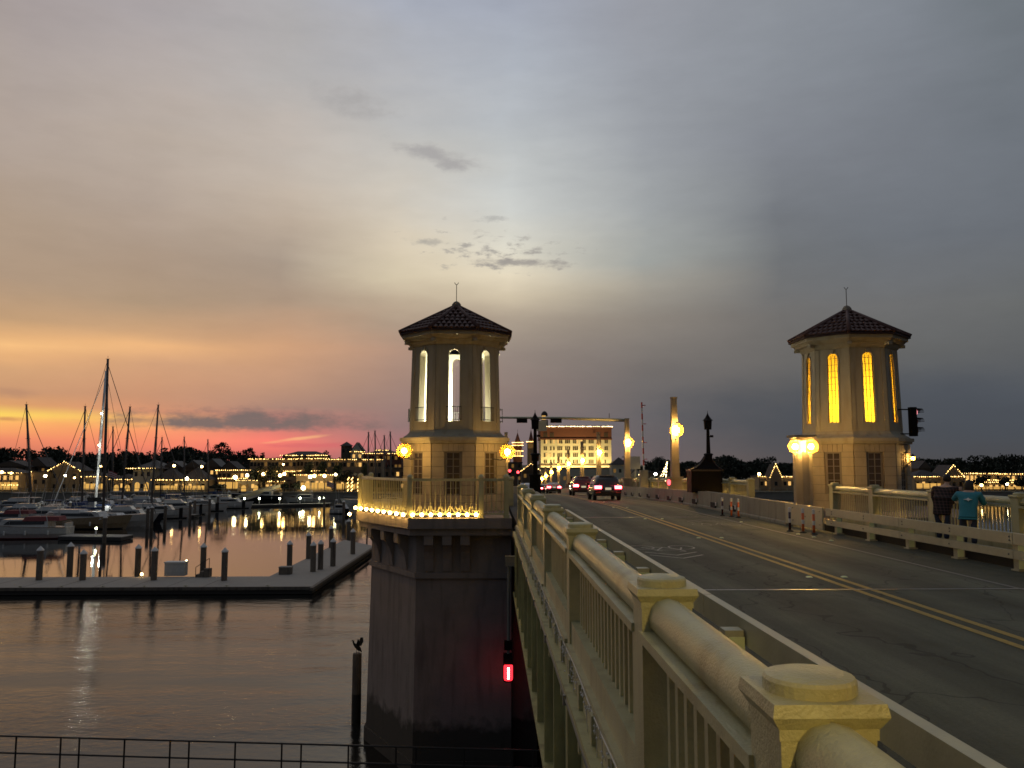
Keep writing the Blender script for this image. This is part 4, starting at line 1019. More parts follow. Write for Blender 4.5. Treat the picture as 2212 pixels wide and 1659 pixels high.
# mast arm across the road, sign panel, two dark signal bars
Yg = 73.5; pg = at(1352, 908, Yg)
g = thing('mast_arm', 'long grey mast arm reaching across the road from the second lamp', 'mast arm', (pg.x, Yg, dz(Yg) + .2))
MB().tube([(pg.x, Yg, dz(Yg) + .2), (pg.x, Yg, pg.z + .15)], [.19, .14], 10).build('pole', 'galv', g, smooth=True)
e0 = at(1070, 902, Yg)
MB().tube([(pg.x, Yg, pg.z), ((pg.x + e0.x) / 2, Yg, pg.z + .20), (e0.x, Yg, e0.z)], [.15, .12, .09], 8).build('arm', 'galv', g, smooth=True)
for a, b in ((1116, 1139), (1189, 1213)):
    p0, p1 = at(a, 908, Yg - .3), at(b, 908, Yg - .3)
    MB().box(p0.x, p1.x, Yg - .45, Yg - .15, p0.z - .22, p0.z + .16).build('signal_bar', 'black_metal', g)
p0, p1 = at(1158, 909, Yg - .4), at(1181, 931, Yg - .4)
MB().box(p0.x, p1.x, Yg - .42, Yg - .36, p1.z, p0.z).build('sign_panel', 'sign_back', g)
p0 = at(1316, 893, Yg); MB().tube([(p0.x, Yg, pg.z), (p0.x, Yg, p0.z)], .03, 5).build('sensor_stub', 'iron', g)
# raised gate arm
Yb = 66.5; b0, b1 = at(1391, 1018, Yb), at(1386, 869, Yb)
g = thing('gate_arm', 'raised red and white striped gate arm with small red lamps', 'barrier gate', (b0.x, Yb, dz(Yb) + .2))
MB().box(b0.x - .35, b0.x + .3, Yb - .3, Yb + .3, dz(Yb) + .2, b0.z + .1).build('gate_housing', 'concrete', g)
for i in range(12):
    MB().bar(b0.lerp(b1, i / 12), b0.lerp(b1, (i + 1) / 12), .10, .16).build('stripe', 'red_paint' if i % 2 else 'cap_white', g)
for t in (.17, .41, .68, .95):
    p = b0.lerp(b1, t); MB().lathe([(.14, 0), (.14, .05)], 10, (p.x + .17, Yb - .06, p.z)).build('red_lamp', 'red_paint', g)
# plain sign seen from behind
Ys = 69.0; s0, s1 = at(1361, 986, Ys), at(1383, 1013, Ys)
g = thing('road_sign', 'blank back of a pale square road sign on a thin post behind the barrier', 'sign', ((s0.x + s1.x) / 2, Ys, dz(Ys) + .2))
MB().box(s0.x, s1.x, Ys - .03, Ys, s1.z, s0.z).build('sign_panel', 'sign_back', g)
MB().box((s0.x + s1.x) / 2 - .035, (s0.x + s1.x) / 2 + .035, Ys + .0, Ys + .06, dz(Ys) + .2, s0.z - .1).build('sign_post', 'galv', g)
MB().lathe([(.10, 0), (.14, .08), (.05, .2)], 8, (s1.x - .1, Ys - .5, 1.35)).build('warning_lamp', 'far_bulb_white', g)
o = MB().ball((0, 0, 0), .11, 8, 6, 1.6).build('marker_lamp', 'red_dot'); o.location = tuple(at(1445, 1042, 50)); tag(o, 'small red marker lamp at the foot of the nearest street lamp', 'lamp')

# ================================================================== cars
def loft(mb, st):         # st: list of (y, [(x,z)...half section])
    k = len(st[0][1]); rings = []
    for y, sec in st:
        full = [(x, z) for x, z in sec] + [(-x, z) for x, z in sec[::-1]]
        rings.append([(x, y, z) for x, z in full])
    n = len(rings[0]); vs = [p for r in rings for p in r]
    fs = [(i*n+j, i*n+(j+1)%n, (i+1)*n+(j+1)%n, (i+1)*n+j) for i in range(len(rings)-1) for j in range(n)]
    fs += [tuple(range(n))[::-1], tuple(range((len(rings)-1)*n, len(rings)*n))]
    return mb.add(vs, fs)
def car(x, y, rz, label, paint, suv=True, w=.95, tail=True, head=True, detail=True):
    g = thing('car', label, 'car', (x, y, dz(y)), rz)
    slope = math.atan2(dz(y + 2) - dz(y - 2), 4); g.rotation_euler = (slope * math.cos(rz), 0, rz)
    L = 4.6; Hb, Hr = (1.02, 1.70) if suv else (.92, 1.42)
    def sec(hw, z0, zb): return [(hw * .82, z0), (hw * .98, z0 + .16), (hw, z0 + .34), (hw * .985, zb - .16), (hw * .93, zb - .02), (hw * .80, zb)]
    body = MB()
    loft(body, [(-2.30, sec(w * .90, .46, Hb * .80)), (-2.24, sec(w * .96, .36, Hb * .95)), (-2.0, sec(w, .30, Hb)), (-.9, sec(w, .28, Hb + .02)), (.7, sec(w, .28, Hb)), (1.6, sec(w * .98, .28, Hb * .93)), (2.2, sec(w * .92, .34, Hb * .82)), (2.32, sec(w * .82, .42, Hb * .70))])
    body.build('body', paint, g, local=True, smooth=True)
    def cab(hw, zt): return [(hw * .92, Hb - .04), (hw * .86, Hb + (zt - Hb) * .5), (hw * .74, zt - .06), (hw * .60, zt)]
    cb = MB()
    yr = -2.1 if suv else -1.75
    loft(cb, [(yr, cab(w, Hb + .06)), (yr + .16, cab(w, Hb + (Hr - Hb) * .55)), (yr + .42, cab(w, Hr - .04)), (yr + 1.0, cab(w, Hr)), (.2, cab(w, Hr - .02)), (.75, cab(w, Hb + (Hr - Hb) * .5)), (1.15, cab(w, Hb + .02))])
    cb.build('roof', paint, g, local=True, smooth=True)
    # rear window, side windows
    zc0, zc1 = Hb + .10, Hr - .13
    yy = lambda z: yr + .42 * (z - Hb) / (Hr - Hb) - .035
    MB().add([(-w*.72, yy(zc0), zc0), (w*.72, yy(zc0), zc0), (w*.60, yy(zc1) + .02, zc1), (-w*.60, yy(zc1) + .02, zc1)], [(0,1,2,3)]).build('rear_window', 'car_glass', g, local=True)
    for s in (-1, 1):
        MB().add([(s*w*.93, yr + .5, Hb + .05), (s*w*.93, .9, Hb + .05), (s*w*.80, .35, Hr - .14), (s*w*.80, yr + .7, Hr - .14)], [(0,1,2,3) if s > 0 else (3,2,1,0)]).build('side_window', 'car_glass', g, local=True)
        MB().box(min(s*w*.96, s*(w + .2)), max(s*w*.96, s*(w + .2)), .55, .72, Hb - .04, Hb + .14).build('mirror', paint, g, local=True)
        for yw in (-1.42, 1.42):
            wh = inst('wheel', WHEEL_T, g, (s * (w - .12), yw, .34), (0, 0, 0 if s > 0 else math.pi))
            inst('rim', WHEEL_R, wh)
        if tail:
            xa, xb = s * w * .48, s * w * .95
            MB().box(min(xa, xb), max(xa, xb), -2.345, -2.2, Hb * .78, Hb * .78 + .20).build('taillight', 'tail_red', g, local=True)
            xa, xb = s * w * .55, s * w * .85
            MB().box(min(xa, xb), max(xa, xb), -2.36, -2.345, Hb * .80 + .04, Hb * .80 + .11).build('taillight_core', 'tail_core', g, local=True)
            MB().box(min(s*w*.55, s*w*.9), max(s*w*.55, s*w*.9), -2.33, -2.29, .52, .57).build('reflector', 'red_paint', g, local=True)
        if head:
            MB().box(min(s*w*.5, s*w*.82), max(s*w*.5, s*w*.82), 2.27, 2.34, .60, .74).build('headlight', 'head_white', g, local=True)
    MB().box(-w*.9, w*.9, -2.34, -2.2, .34, .52).build('bumper', 'rubber', g, local=True)
    MB().box(-.2, .2, -2.35, -2.31, .72, .88).build('number_plate', 'plate', g, local=True)
    if suv: MB().box(-w*.55, w*.55, yr - .02 + .36, yr + .62, Hr - .02, Hr + .02).build('spoiler', paint, g, local=True)
    return g
WHEEL_T = MB(); WHEEL_T.lathe([(.20, -.11), (.32, -.11), (.34, -.06), (.34, .06), (.32, .11), (.20, .11)], 18)
for v in WHEEL_T.v: v.x, v.z = v.z, v.x
WHEEL_T = WHEEL_T.mesh('wheel', 'rubber')
WHEEL_R = MB(); WHEEL_R.lathe([(.21, .06), (.21, .112), (.06, .09), (.02, .12)], 12)
for v in WHEEL_R.v: v.x, v.z = v.z, v.x
WHEEL_R = WHEEL_R.mesh('rim', 'rim')
car(7.95, 58.5, 0, 'black sport utility car with red tail lights, nearest on the bridge', 'car_black')
car(8.3, 76.5, 0, 'dark maroon sport utility car half hidden behind the black one', 'car_maroon')
car(8.3, 111, 0, 'silver saloon car with red tail lights further down the road', 'car_silver', suv=False)
car(8.2, 126, 0, 'maroon saloon car just ahead of the silver one', 'car_maroon', suv=False)
car(5.3, 112, math.pi, 'oncoming car with bright headlights, nearest in the left lane', 'car_silver', suv=False)
car(5.3, 128, math.pi, 'second oncoming car with headlights in the left lane', 'car_black')
car(5.3, 150, math.pi, 'third oncoming car with headlights in the left lane', 'car_silver', suv=False)
car(8.3, 140, 0, 'black saloon car with red tail lights beyond the maroon saloon', 'car_black', suv=False)
car(8.3, 158, 0, 'silver car with red tail lights low on the descending road', 'car_silver')
car(8.3, 176, 0, 'maroon car with red tail lights near the foot of the bridge', 'car_maroon', suv=False)
car(8.2, 196, 0, 'distant car with tail lights at the foot of the bridge', 'car_black')
# red signals at the far end of the bridge
for i, (px, py) in enumerate(((1101, 1017), (1119, 1020))):
    p = at(px, py, 246)
    g = thing('traffic_signal', '%s distant red traffic signal at the foot of the bridge' % ('left' if i == 0 else 'right'), 'traffic light', (p.x, p.y, LZ))
    MB().tube([(p.x, p.y + .3, LZ), (p.x, p.y + .3, p.z + .6)], .12, 6).build('pole', 'galv', g)
    MB().box(p.x - .3, p.x + .3, p.y, p.y + .2, p.z - 1.3, p.z + .5).build('housing', 'black_metal', g)
    MB().ball((p.x, p.y - .1, p.z), .42, 10, 6).build('red_lamp', 'red_dot', g)

# ================================================================== people at the right railing
def skin(name, m, parent, verts, edges, root=0, sub=2):
    me = bpy.data.meshes.new(name); me.from_pydata([v[:3] for v in verts], edges, [])
    me.materials.append(MATS[m])
    o = bpy.data.objects.new(name, me); COL.objects.link(o); o.parent = parent
    md = o.modifiers.new('skin', 'SKIN'); md.use_smooth_shade = True
    for i, v in enumerate(verts):
        d = me.skin_vertices[0].data[i]; d.radius = v[3] if isinstance(v[3], tuple) else (v[3], v[3]); d.use_root = (i == root)
    sb = o.modifiers.new('sub', 'SUBSURF'); sb.levels = sub; sb.render_levels = sub
    return o
def hands(parent, wrist, d, m='skin'):
    # palm with five fingers curled over the rail
    w = Vector(wrist); d = Vector(d).normalized(); s = Vector((0, 0, 1)).cross(d).normalized()
    vs = [(*(w), .028), (*(w + d * .05), .036), (*(w + d * .09), .034)]; es = [(0, 1), (1, 2)]
    for i, (o_, L_) in enumerate(((-.033, .065), (-.011, .078), (.011, .074), (.033, .058))):
        b = w + d * .10 + s * o_
        k = len(vs); vs += [(*b, .009), (*(b + d * L_ * .5 + Vector((0, 0, -.01))), .0085), (*(b + d * L_ * .7 + Vector((0, 0, -L_ * .5))), .008)]
        es += [(2, k), (k, k + 1), (k + 1, k + 2)]
    k = len(vs); vs += [(*(w + d * .035 - s * .045 + Vector((0, 0, -.01))), .010), (*(w + d * .075 - s * .06 + Vector((0, 0, -.025))), .009)]; es += [(1, k), (k, k + 1)]
    skin('hand', m, parent, vs, es, 1, 1)
def person(x, y, face, label, H, shirt, broad, woman):
    g = thing('person', label, 'person', (x, y, .22), face)
    # local frame: +y is where the person faces, z up; leaning with the forearms on the rail
    k = H / 1.74
    hip = (0, -.10, .92*k); chest = (0, .10, 1.22*k); sh = (0, .20, 1.40*k); nk = (0, .27, 1.47*k); hd = (0, .34, 1.60*k)
    b = broad
    body = [(*hip, (.13, .10)), (0, 0, 1.08*k, (.14, .10)), (*chest, (.15, .11)), (*sh, (.12, .09)), (*nk, (.055, .055)), (0, .31, 1.53*k, (.06, .07)), (0, .345, 1.60*k, (.085, .10)), (0, .36, 1.67*k, (.075, .085)),
            (-.10, -.08, .84*k, .085), (-.11, -.02, .48*k, .062), (-.11, -.06, .09*k, .045), (-.12, .12, .045, .04),
            (.10, -.08, .84*k, .085), (.12, -.12, .48*k, .062), (.12, -.18, .09*k, .045), (.13, -.02, .045, .04),
            (-.19*b, .20, 1.37*k, .06), (-.27*b, .30, 1.13*k, .045), (-.14, .52, 1.20*k, .035),
            (.19*b, .20, 1.37*k, .06), (.27*b, .30, 1.13*k, .045), (.14, .52, 1.20*k, .035)]
    if woman: body[17] = (-.36, .34, 1.22*k, .042); body[18] = (-.22, .46, 1.44*k, .034)
    ed = [(0,1),(1,2),(2,3),(3,4),(4,5),(5,6),(6,7),(0,8),(8,9),(9,10),(10,11),(0,12),(12,13),(13,14),(14,15),(3,16),(16,17),(17,18),(3,19),(19,20),(20,21)]
    skin('body', 'skin', g, body, ed)
    # shirt: torso and sleeves, a little larger than the body
    e = .028
    ids = [0, 1, 2, 3, 16, 17, 19, 20]; sl = 1.0
    tv = []
    for i in ids:
        v = body[i]; r = v[3] if isinstance(v[3], tuple) else (v[3], v[3]); tv.append((*v[:3], ((r[0] + e) * (b * 1.12 if i in (0, 1, 2, 3) else 1.25), (r[1] + e) * 1.1)))
    el = (Vector(body[17][:3]).lerp(Vector(body[18][:3]), .35 if woman else .8)); er = (Vector(body[20][:3]).lerp(Vector(body[21][:3]), .35 if woman else .8))
    tv += [(*el, (.055, .055)), (*er, (.055, .055))]; tv.append((0, -.11, (.80 if woman else .70)*k, (.175*b, .14)))
    skin('shirt', shirt, g, tv, [(0,1),(1,2),(2,3),(3,4),(4,5),(3,6),(6,7),(5,8),(7,9),(0,10)])
    tv = [(0, -.09, .84*k, (.10*b, .09)), (-.10*b, -.08, .74*k, .09), (-.115, -.02, .48*k, .08), (-.11, -.06, .10*k, .07), (.10*b, -.08, .74*k, .09), (.125, -.12, .48*k, .08), (.12, -.18, .10*k, .07)]
    skin('trousers', 'jeans', g, tv, [(0,1),(1,2),(2,3),(0,4),(4,5),(5,6)])
    hr = MB().lathe([(max(.003, math.sin(math.pi*i/10)), -math.cos(math.pi*i/10)) for i in range(11)], 16)
    for v in hr.v: v.x *= .103; v.y = v.y * .118 + .318; v.z = v.z * .120 + 1.642*k
    if woman:
        h2 = MB().lathe([(max(.003, math.sin(math.pi*i/10)), -math.cos(math.pi*i/10)) for i in range(11)], 16)
        for v in h2.v: v.x *= .118; v.y = v.y * .078 + .262; v.z = v.z * .165 + 1.555*k
        hr.add(h2.v, h2.f)
    hr.build('hair', 'hair', g, local=True, smooth=True)
    face = MB(); hy = .345
    face.add([(-.012, hy+.10, 1.585*k), (.012, hy+.10, 1.585*k), (0, hy+.128, 1.588*k), (0, hy+.098, 1.625*k)], [(0,1,2),(1,3,2),(3,0,2)])
    face.build('nose', 'skin', g, local=True)
    ey = MB()
    for s in (-1, 1): ey.ball((s*.032, hy+.088, 1.615*k), .012, 6, 4)
    ey.build('eyes' if False else 'eye_pair', 'hair', g, local=True)
    MB().box(-.025, .025, hy+.088, hy+.098, 1.545*k, 1.552*k).build('mouth', 'car_maroon', g, local=True)
    for s, i in ((-1, 18), (1, 21)): hands(g, body[i][:3], (0, .3, .95) if (woman and s < 0) else (-.3 * s, 1, -.05))
    for i in (11, 15):
        v = body[i]; MB().lathe([(.05, 0), (.05, .05), (.035, .09)], 10, (v[0], v[1] - .05, 0), sy=2.3).build('shoe', 'shoe', g, local=True, smooth=True)
    return g
g1 = person(12.07, 22.0, R(-52), 'person in a dark plaid shirt hunched over the right railing, seen from behind', 1.80, 'plaid_cloth', 1.42, False)
g2 = person(12.02, 20.75, R(-38), 'person in a teal top with a pale back print, leaning on the right railing', 1.66, 'teal_cloth', 1.22, True)
# pale print on the back of the teal top: a flattened star with four points
pr = MB(); k = 1.66 / 1.74
c0 = Vector((.02, -.085, 1.245 * k)); ux, uz = Vector((1, .0, 0)), Vector((0, .52, .85)).normalized()
pts = [(-.105, 0), (-.03, .018), (0, .05), (.025, .02), (.095, .004), (.03, -.018), (.005, -.045), (-.025, -.016)]
vs = [c0 + ux * a + uz * b_ for a, b_ in pts]
pr.add([v + Vector((0, -.02, .01)) for v in vs] + [v + Vector((0, .03, 0)) for v in vs], [tuple(range(8))[::-1]] + [(i, (i+1)%8, 8+(i+1)%8, 8+i) for i in range(8)])
pr.build('back_print', 'cap_white', g2, local=True)

# ================================================================== fender walkway, channel light, lone pile
fz = -6.4
f0, f1 = on(-60, 1588, fz), on(1190, 1622, fz)
cw = thing('catwalk_railing', 'thin dark pipe railing of the fender walkway at the bottom of the picture', 'railing', tuple(f0))
dv = (f1 - f0); Lc = dv.length; dv.normalize()
for h in (0, -.52): MB().tube([f0 + Vector((0,0,h)), f1 + Vector((0,0,h))], .03, 6).build('rail', 'iron', cw)
u = 0; i = 0
while u < Lc:
    p = f0 + dv * u; MB().tube([p, p - Vector((0, 0, 1.1))], .028, 6).build('rail_post', 'iron', cw); u += (1.5, 1.5, .62)[i % 3]; i += 1
nrm = Vector((dv.y, -dv.x, 0)); a, b = f0 - Vector((0,0,1.1)), f1 - Vector((0,0,1.1))
MB().add([a, b, b + nrm * 1.3, a + nrm * 1.3, a - Vector((0,0,.25)), b - Vector((0,0,.25)), b + nrm * 1.3 - Vector((0,0,.25)), a + nrm * 1.3 - Vector((0,0,.25))], [(0,1,2,3)[::-1],(4,5,6,7),(0,1,5,4),(2,3,7,6),(1,2,6,5),(3,0,4,7)]).build('walkway', 'wood_pile', cw)
for i in range(7):
    p = a.lerp(b, (i + .5) / 7) + nrm * .6; MB().tube([(p.x, p.y, p.z - .25), (p.x, p.y, WZ - 1)], .2, 8).build('pile', 'wet_pile', cw)
pn = at(1098, 1452, 29.0)
g = thing('channel_light', 'red channel light glowing on a pipe beside the left pier', 'lamp', tuple(pn))
top = at(1099, 1215, 29.0)
MB().tube([(pn.x, pn.y, pn.z + .3), (top.x, top.y, top.z)], .05, 8).build('pipe', 'pipe', g)
MB().box(pn.x - .17, pn.x + .14, pn.y - .13, pn.y + .13, pn.z + .27, pn.z + .62).box(pn.x - .14, pn.x + .12, pn.y - .11, pn.y + .11, pn.z + .75, pn.z + 1.05).build('lamp_box', 'black_metal', g)
MB().lathe([(.13, -.26), (.15, -.2), (.15, .2), (.13, .26)], 12, tuple(pn)).build('lens', 'nav_red', g)
MB().box(pn.x - .03, pn.x + .03, pn.y - .19, pn.y - .15, pn.z - .18, pn.z + .18).build('lamp_filament', 'nav_core', g)
MB().lathe([(.17, -.3), (.17, -.26)], 12, tuple(pn)).build('base', 'black_metal', g)
MB().cbox((top.x + .05, top.y, top.z + .05), .34, .3, .34).tube([(top.x, top.y, top.z + .1), (top.x + .75, top.y + .3, top.z + .12)], .04, 6).build('bracket', 'pipe', g)
pb = on(769, 1562, WZ)
g = thing('lone_pile', 'single weathered pile standing in the channel left of the pier', 'pile', tuple(pb))
hp = at(770, 1411, pb.y).z
MB().lathe([(.20, WZ - 1.5), (.20, WZ + 1.2)], 14, (pb.x, pb.y, 0)).build('wet_foot', 'wet_pile', g, smooth=False)
MB().lathe([(.195, WZ + 1.2), (.19, hp - .02), (.17, hp)], 14, (pb.x, pb.y, 0)).build('pile_top', 'wood_pile', g)
# bird drying its wings on the pile
b = thing('bird', 'dark seabird with half-raised wings perched on the lone pile', 'bird', (pb.x, pb.y, hp))
skin('body', 'bird_black', b, [(.02, 0, .22, (.11, .10)), (-.06, 0, .32, (.10, .09)), (-.14, -.02, .38, (.055, .05)), (-.17, -.02, .47, (.035, .035)), (-.17, -.02, .54, (.04, .04)), (.12, .02, .13, (.07, .05)), (.19, .02, .03, (.04, .02))], [(0,1),(1,2),(2,3),(3,4),(0,5),(5,6)])
MB().add([(-.19, -.03, .56), (-.19, .0, .53), (-.30, -.02, .47), (-.19, -.03, .52)], [(0,1,2),(1,3,2),(3,0,2)]).build('beak', 'bird_black', b, local=True)
for s in (-1, 1):
    w = MB(); x0 = .02 + s * .03
    P_ = [(x0 - .06, s*.06, .30), (x0 + .10, s*.08, .28), (x0 + .16 + .02*s, s*.16, .44), (x0 + .12 + .03*s, s*.20, .60), (x0 + .05, s*.17, .62), (x0, s*.12, .46)]
    w.add([Vector(q) for q in P_] + [Vector(q) + Vector((0, .025, 0)) for q in P_], [tuple(range(6)), tuple(range(6, 12))[::-1]] + [(i, 6+i, 6+(i+1)%6, (i+1)%6) for i in range(6)])
    w.build('wing', 'bird_black', b, local=True)
    MB().tube([(.02 + s*.04, 0, .16), (.02 + s*.05, 0, .0)], .012, 5).build('leg', 'bird_black', b, local=True)
# ================================================================== docks
DZ = -7.9
def dock(name, poly, label, th=.55):
    a = sum(poly[i][0]*poly[(i+1)%len(poly)][1]-poly[(i+1)%len(poly)][0]*poly[i][1] for i in range(len(poly)))
    if a < 0: poly = poly[::-1]
    g = thing('floating_dock', label, 'dock', (poly[0][0], poly[0][1], DZ))
    MB().prism(poly, DZ - .10, DZ).build('deck', 'dock_deck', g)
    c = Vector((sum(p[0] for p in poly) / len(poly), sum(p[1] for p in poly) / len(poly)))
    MB().prism([tuple(c + (Vector(p) - c) * .995) for p in poly], DZ - th, DZ - .102).build('float', 'dock_side', g)
    return g
q = lambda px, py: tuple(on(px, py, DZ))[:2]
yf, yb = q(300, 1270)[1], q(300, 1246)[1]
xr = q(672, 1273)[0]
fd = dock('d', [(-95, yf), (xr, yf), (q(812, 1180)[0], q(812, 1180)[1]), (q(744, 1166)[0], q(744, 1166)[1]), (q(592, 1240)[0], yb), (-95, yb)], 'wide L-shaped floating dock across the water in front of the pier')
fdl = []
for i in range(26):
    x = -93 + i * 3.0
    if x < xr - 8: MB().box(x, x + .05, yf + .1, yb - .1, DZ + .002, DZ + .008).build('deck_joint', 'dock_side', fd)
pts = [on(812, 1180, DZ + .12), on(672, 1273, DZ + .12)]
MB().bar(pts[0], pts[1], .28, .24).build('edge_beam', 'wood_pile', fd)
MB().box(-95, xr, yf - .12, yf + .1, DZ - .2, DZ + .06).build('edge_beam', 'wood_pile', fd)
clt = MB().box(-.18, .18, -.03, .03, .08, .12).box(-.06, .06, -.04, .04, 0, .09).mesh('cleat', 'galv')
for i in range(22): inst('cleat', clt, fd, (-90 + i * 3.4 - fd.location.x, yf + .45 - fd.location.y, .002))
hs = MB().tube([(-62 + .35 * math.cos(i * .7) * (1 + i * .02), yf + 2.6 + .35 * math.sin(i * .7) * (1 + i * .02), DZ + .05 + .004 * i) for i in range(50)], .03, 5).build('coiled_hose', 'cord'); tag(hs, 'coiled dark hose lying on the front dock', 'hose')
pil = [(84, 1253), (150, 1241), (178, 1253), (297, 1238), (332, 1253), (438, 1241), (484, 1254), (625, 1229), (666, 1207), (676, 1235), (692, 1230), (715, 1183), (719, 1223), (762, 1197), (753, 1165)]
pil = sorted(pil); pme = MB().lathe([(.27, -1.6), (.27, 2.45)], 12).mesh('post', 'wood_pile'); cme = MB().lathe([(.32, 2.45), (.32, 2.52), (.02, 2.86)], 12).mesh('cone_cap', 'cap_white')
random.seed(2)
for i, (px, py) in enumerate(pil):
    p = on(px, py, DZ); s = random.uniform(.92, 1.05)
    g = thing('dock_pile', '%s white-capped pile from the left along the front floating dock' % ORD[i], 'pile', tuple(p), 0, 'piles of the front floating dock')
    inst('post', pme, g, (0, 0, 0), (0, 0, 0), (1, 1, s)); inst('cone_cap', cme, g, (0, 0, 2.45 * (s - 1)))
p = on(380, 1243, DZ)
g = thing('dock_locker', 'white storage locker standing on the front dock', 'locker', tuple(p))
MB().box(-.9, .9, -.45, .45, 0, 1.15).build('box', 'gel_white', g, local=True); MB().box(-.95, .95, -.5, .5, 1.15, 1.27).build('lid', 'cap_white', g, local=True)
p2 = on(617, 1240, DZ)
g = thing('dock_box', 'low brown box near the corner of the front dock', 'box', tuple(p2)); MB().box(-.55, .55, -.4, .4, 0, .62).build('box', 'wood_pile', g, local=True); MB().box(-.58, .58, -.43, .43, .62, .7).build('lid', 'dock_deck', g, local=True)
p2 = on(440, 1246, DZ)
g = thing('boarding_steps', 'small dark boarding steps with handrail on the front dock', 'steps', tuple(p2))
for i in range(3): MB().box(-.6 + .35 * i, .6, -.4, .4, .25 * i, .25 * (i + 1)).build('step', 'wood_pile', g, local=True)
MB().tube([(-.6, -.4, .9), (.6, -.4, 1.7)], .03, 6).tube([(-.6, -.4, 0), (-.6, -.4, .9)], .03, 6).tube([(.6, -.4, .5), (.6, -.4, 1.7)], .03, 6).build('hand_rail', 'iron', g, local=True)
def pedestal(px, py, label, m='dock_globe', r=.12, h=1.0):
    p = on(px, py, DZ); g = thing('dock_light', label, 'dock light', tuple(p))
    MB().lathe([(.14, 0), (.12, h)], 8).build('post', 'cap_white', g, local=True); MB().ball((0, 0, h + r), r, 8, 6).build('lamp', m, g, local=True)
pedestal(402, 1240, 'small white light beside the dock locker', 'white_globe', .09, 1.1)
pedestal(306, 1246, 'warm light low on the front dock', 'street_globe', .12, .12)
pedestal(207, 1157, 'yellow-green pedestal light on the finger dock', 'dock_globe', .14, .9)
b0 = q(125, 1158); b1 = q(262, 1160)
dock('d', [(b0[0], b0[1]), (b1[0], b1[1]), (b1[0], b1[1] + 4), (b0[0], b0[1] + 4)], 'short finger dock with a glowing pedestal beside the tan boat')
for i, (pa, pb_, w, lb) in enumerate((((-40, 1118), (420, 1112), 3, 'long floating dock between the front boats and the sailboats'), ((430, 1093), (712, 1087), 3, 'far floating dock with green lights near the sea wall'), ((0, 1097), (420, 1093), 3, 'floating dock among the rear sailboats'))):
    a, b = q(*pa), q(*pb_); dock('d', [a, b, (b[0], b[1] + w), (a[0], a[1] + w)], lb)
k = 0
for px, py in ((492, 1089), (528, 1088), (560, 1088), (604, 1088), (648, 1087), (690, 1087), (700, 1087), (476, 1090)):
    pedestal(px, py, '%s greenish pedestal light from the left on the far dock' % ORD[sorted((492,528,560,604,648,690,700,476)).index(px)], 'dock_globe', .22, 1.1); k += 1
rear = [(318, 1142), (327, 1140), (356, 1134), (410, 1122), (452, 1112), (225, 1172), (420, 1116), (700, 1112), (742, 1122), (470, 1104), (90, 1128), (150, 1124)]
for i, (px, py) in enumerate(sorted(rear)):
    p = on(px, py, WZ); g = thing('mooring_pile', '%s dark mooring pile from the left among the moored boats' % ORD[i], 'pile', tuple(p), 0, 'mooring piles among the boats')
    inst('post', pme, g, (0, 0, .3), (0, 0, 0), (1, 1, 1.25)); inst('cone_cap', cme, g, (0, 0, .9))
# gangway from the sea wall
a, b = at(600, 1057, SHORE - 1), at(520, 1082, 232)
g = thing('gangway', 'pale sloping gangway from the sea wall down to the far dock', 'gangway', tuple(b))
MB().bar(a, b, 1.4, .15).build('ramp', 'dock_deck', g)
for s in (-.7, .7): MB().bar(a + Vector((s, 0, 1)), b + Vector((s, 0, 1)), .12, .9).build('truss_side', 'galv', g)

# ================================================================== boats
def hull(mb, L, B, H, rake=1.0, n=9):
    vs = []
    for i in range(n):
        t = i / (n - 1); y = -L / 2 + L * t
        w = B / 2 * (1 - max(0, (t - .45) / .55) ** 2.2) * (.86 + .14 * min(1, t * 4))
        w = max(.03, w); sh = H * (1 + .35 * t * t)
        yo = y + (rake * t ** 3); yb = y
        vs += [(-w, yo, sh), (-w * .93, (yo + yb) / 2, sh * .45), (-w * .6, yb, -.25), (w * .6, yb, -.25), (w * .93, (yo + yb) / 2, sh * .45), (w, yo, sh)]
    fs = []
    for i in range(n - 1):
        for j in range(5): fs.append((i*6+j, i*6+j+1, (i+1)*6+j+1, (i+1)*6+j))
        fs.append((i*6+5, i*6, (i+1)*6, (i+1)*6+5))
    fs += [(5,4,3,2,1,0), tuple((n-1)*6 + j for j in range(6))]
    return mb.add(vs, fs)
def deckhouse(mb, y0, y1, w, z0, z1, rf=.5, rb=.1):
    return mb.add([(-w,y0,z0),(w,y0,z0),(w,y1,z0),(-w,y1,z0),(-w*.85,y0+rb,z1),(w*.85,y0+rb,z1),(w*.85,y1-rf,z1),(-w*.85,y1-rf,z1)], [(3,2,1,0),(4,5,6,7),(0,1,5,4),(1,2,6,5),(2,3,7,6),(3,0,4,7)])
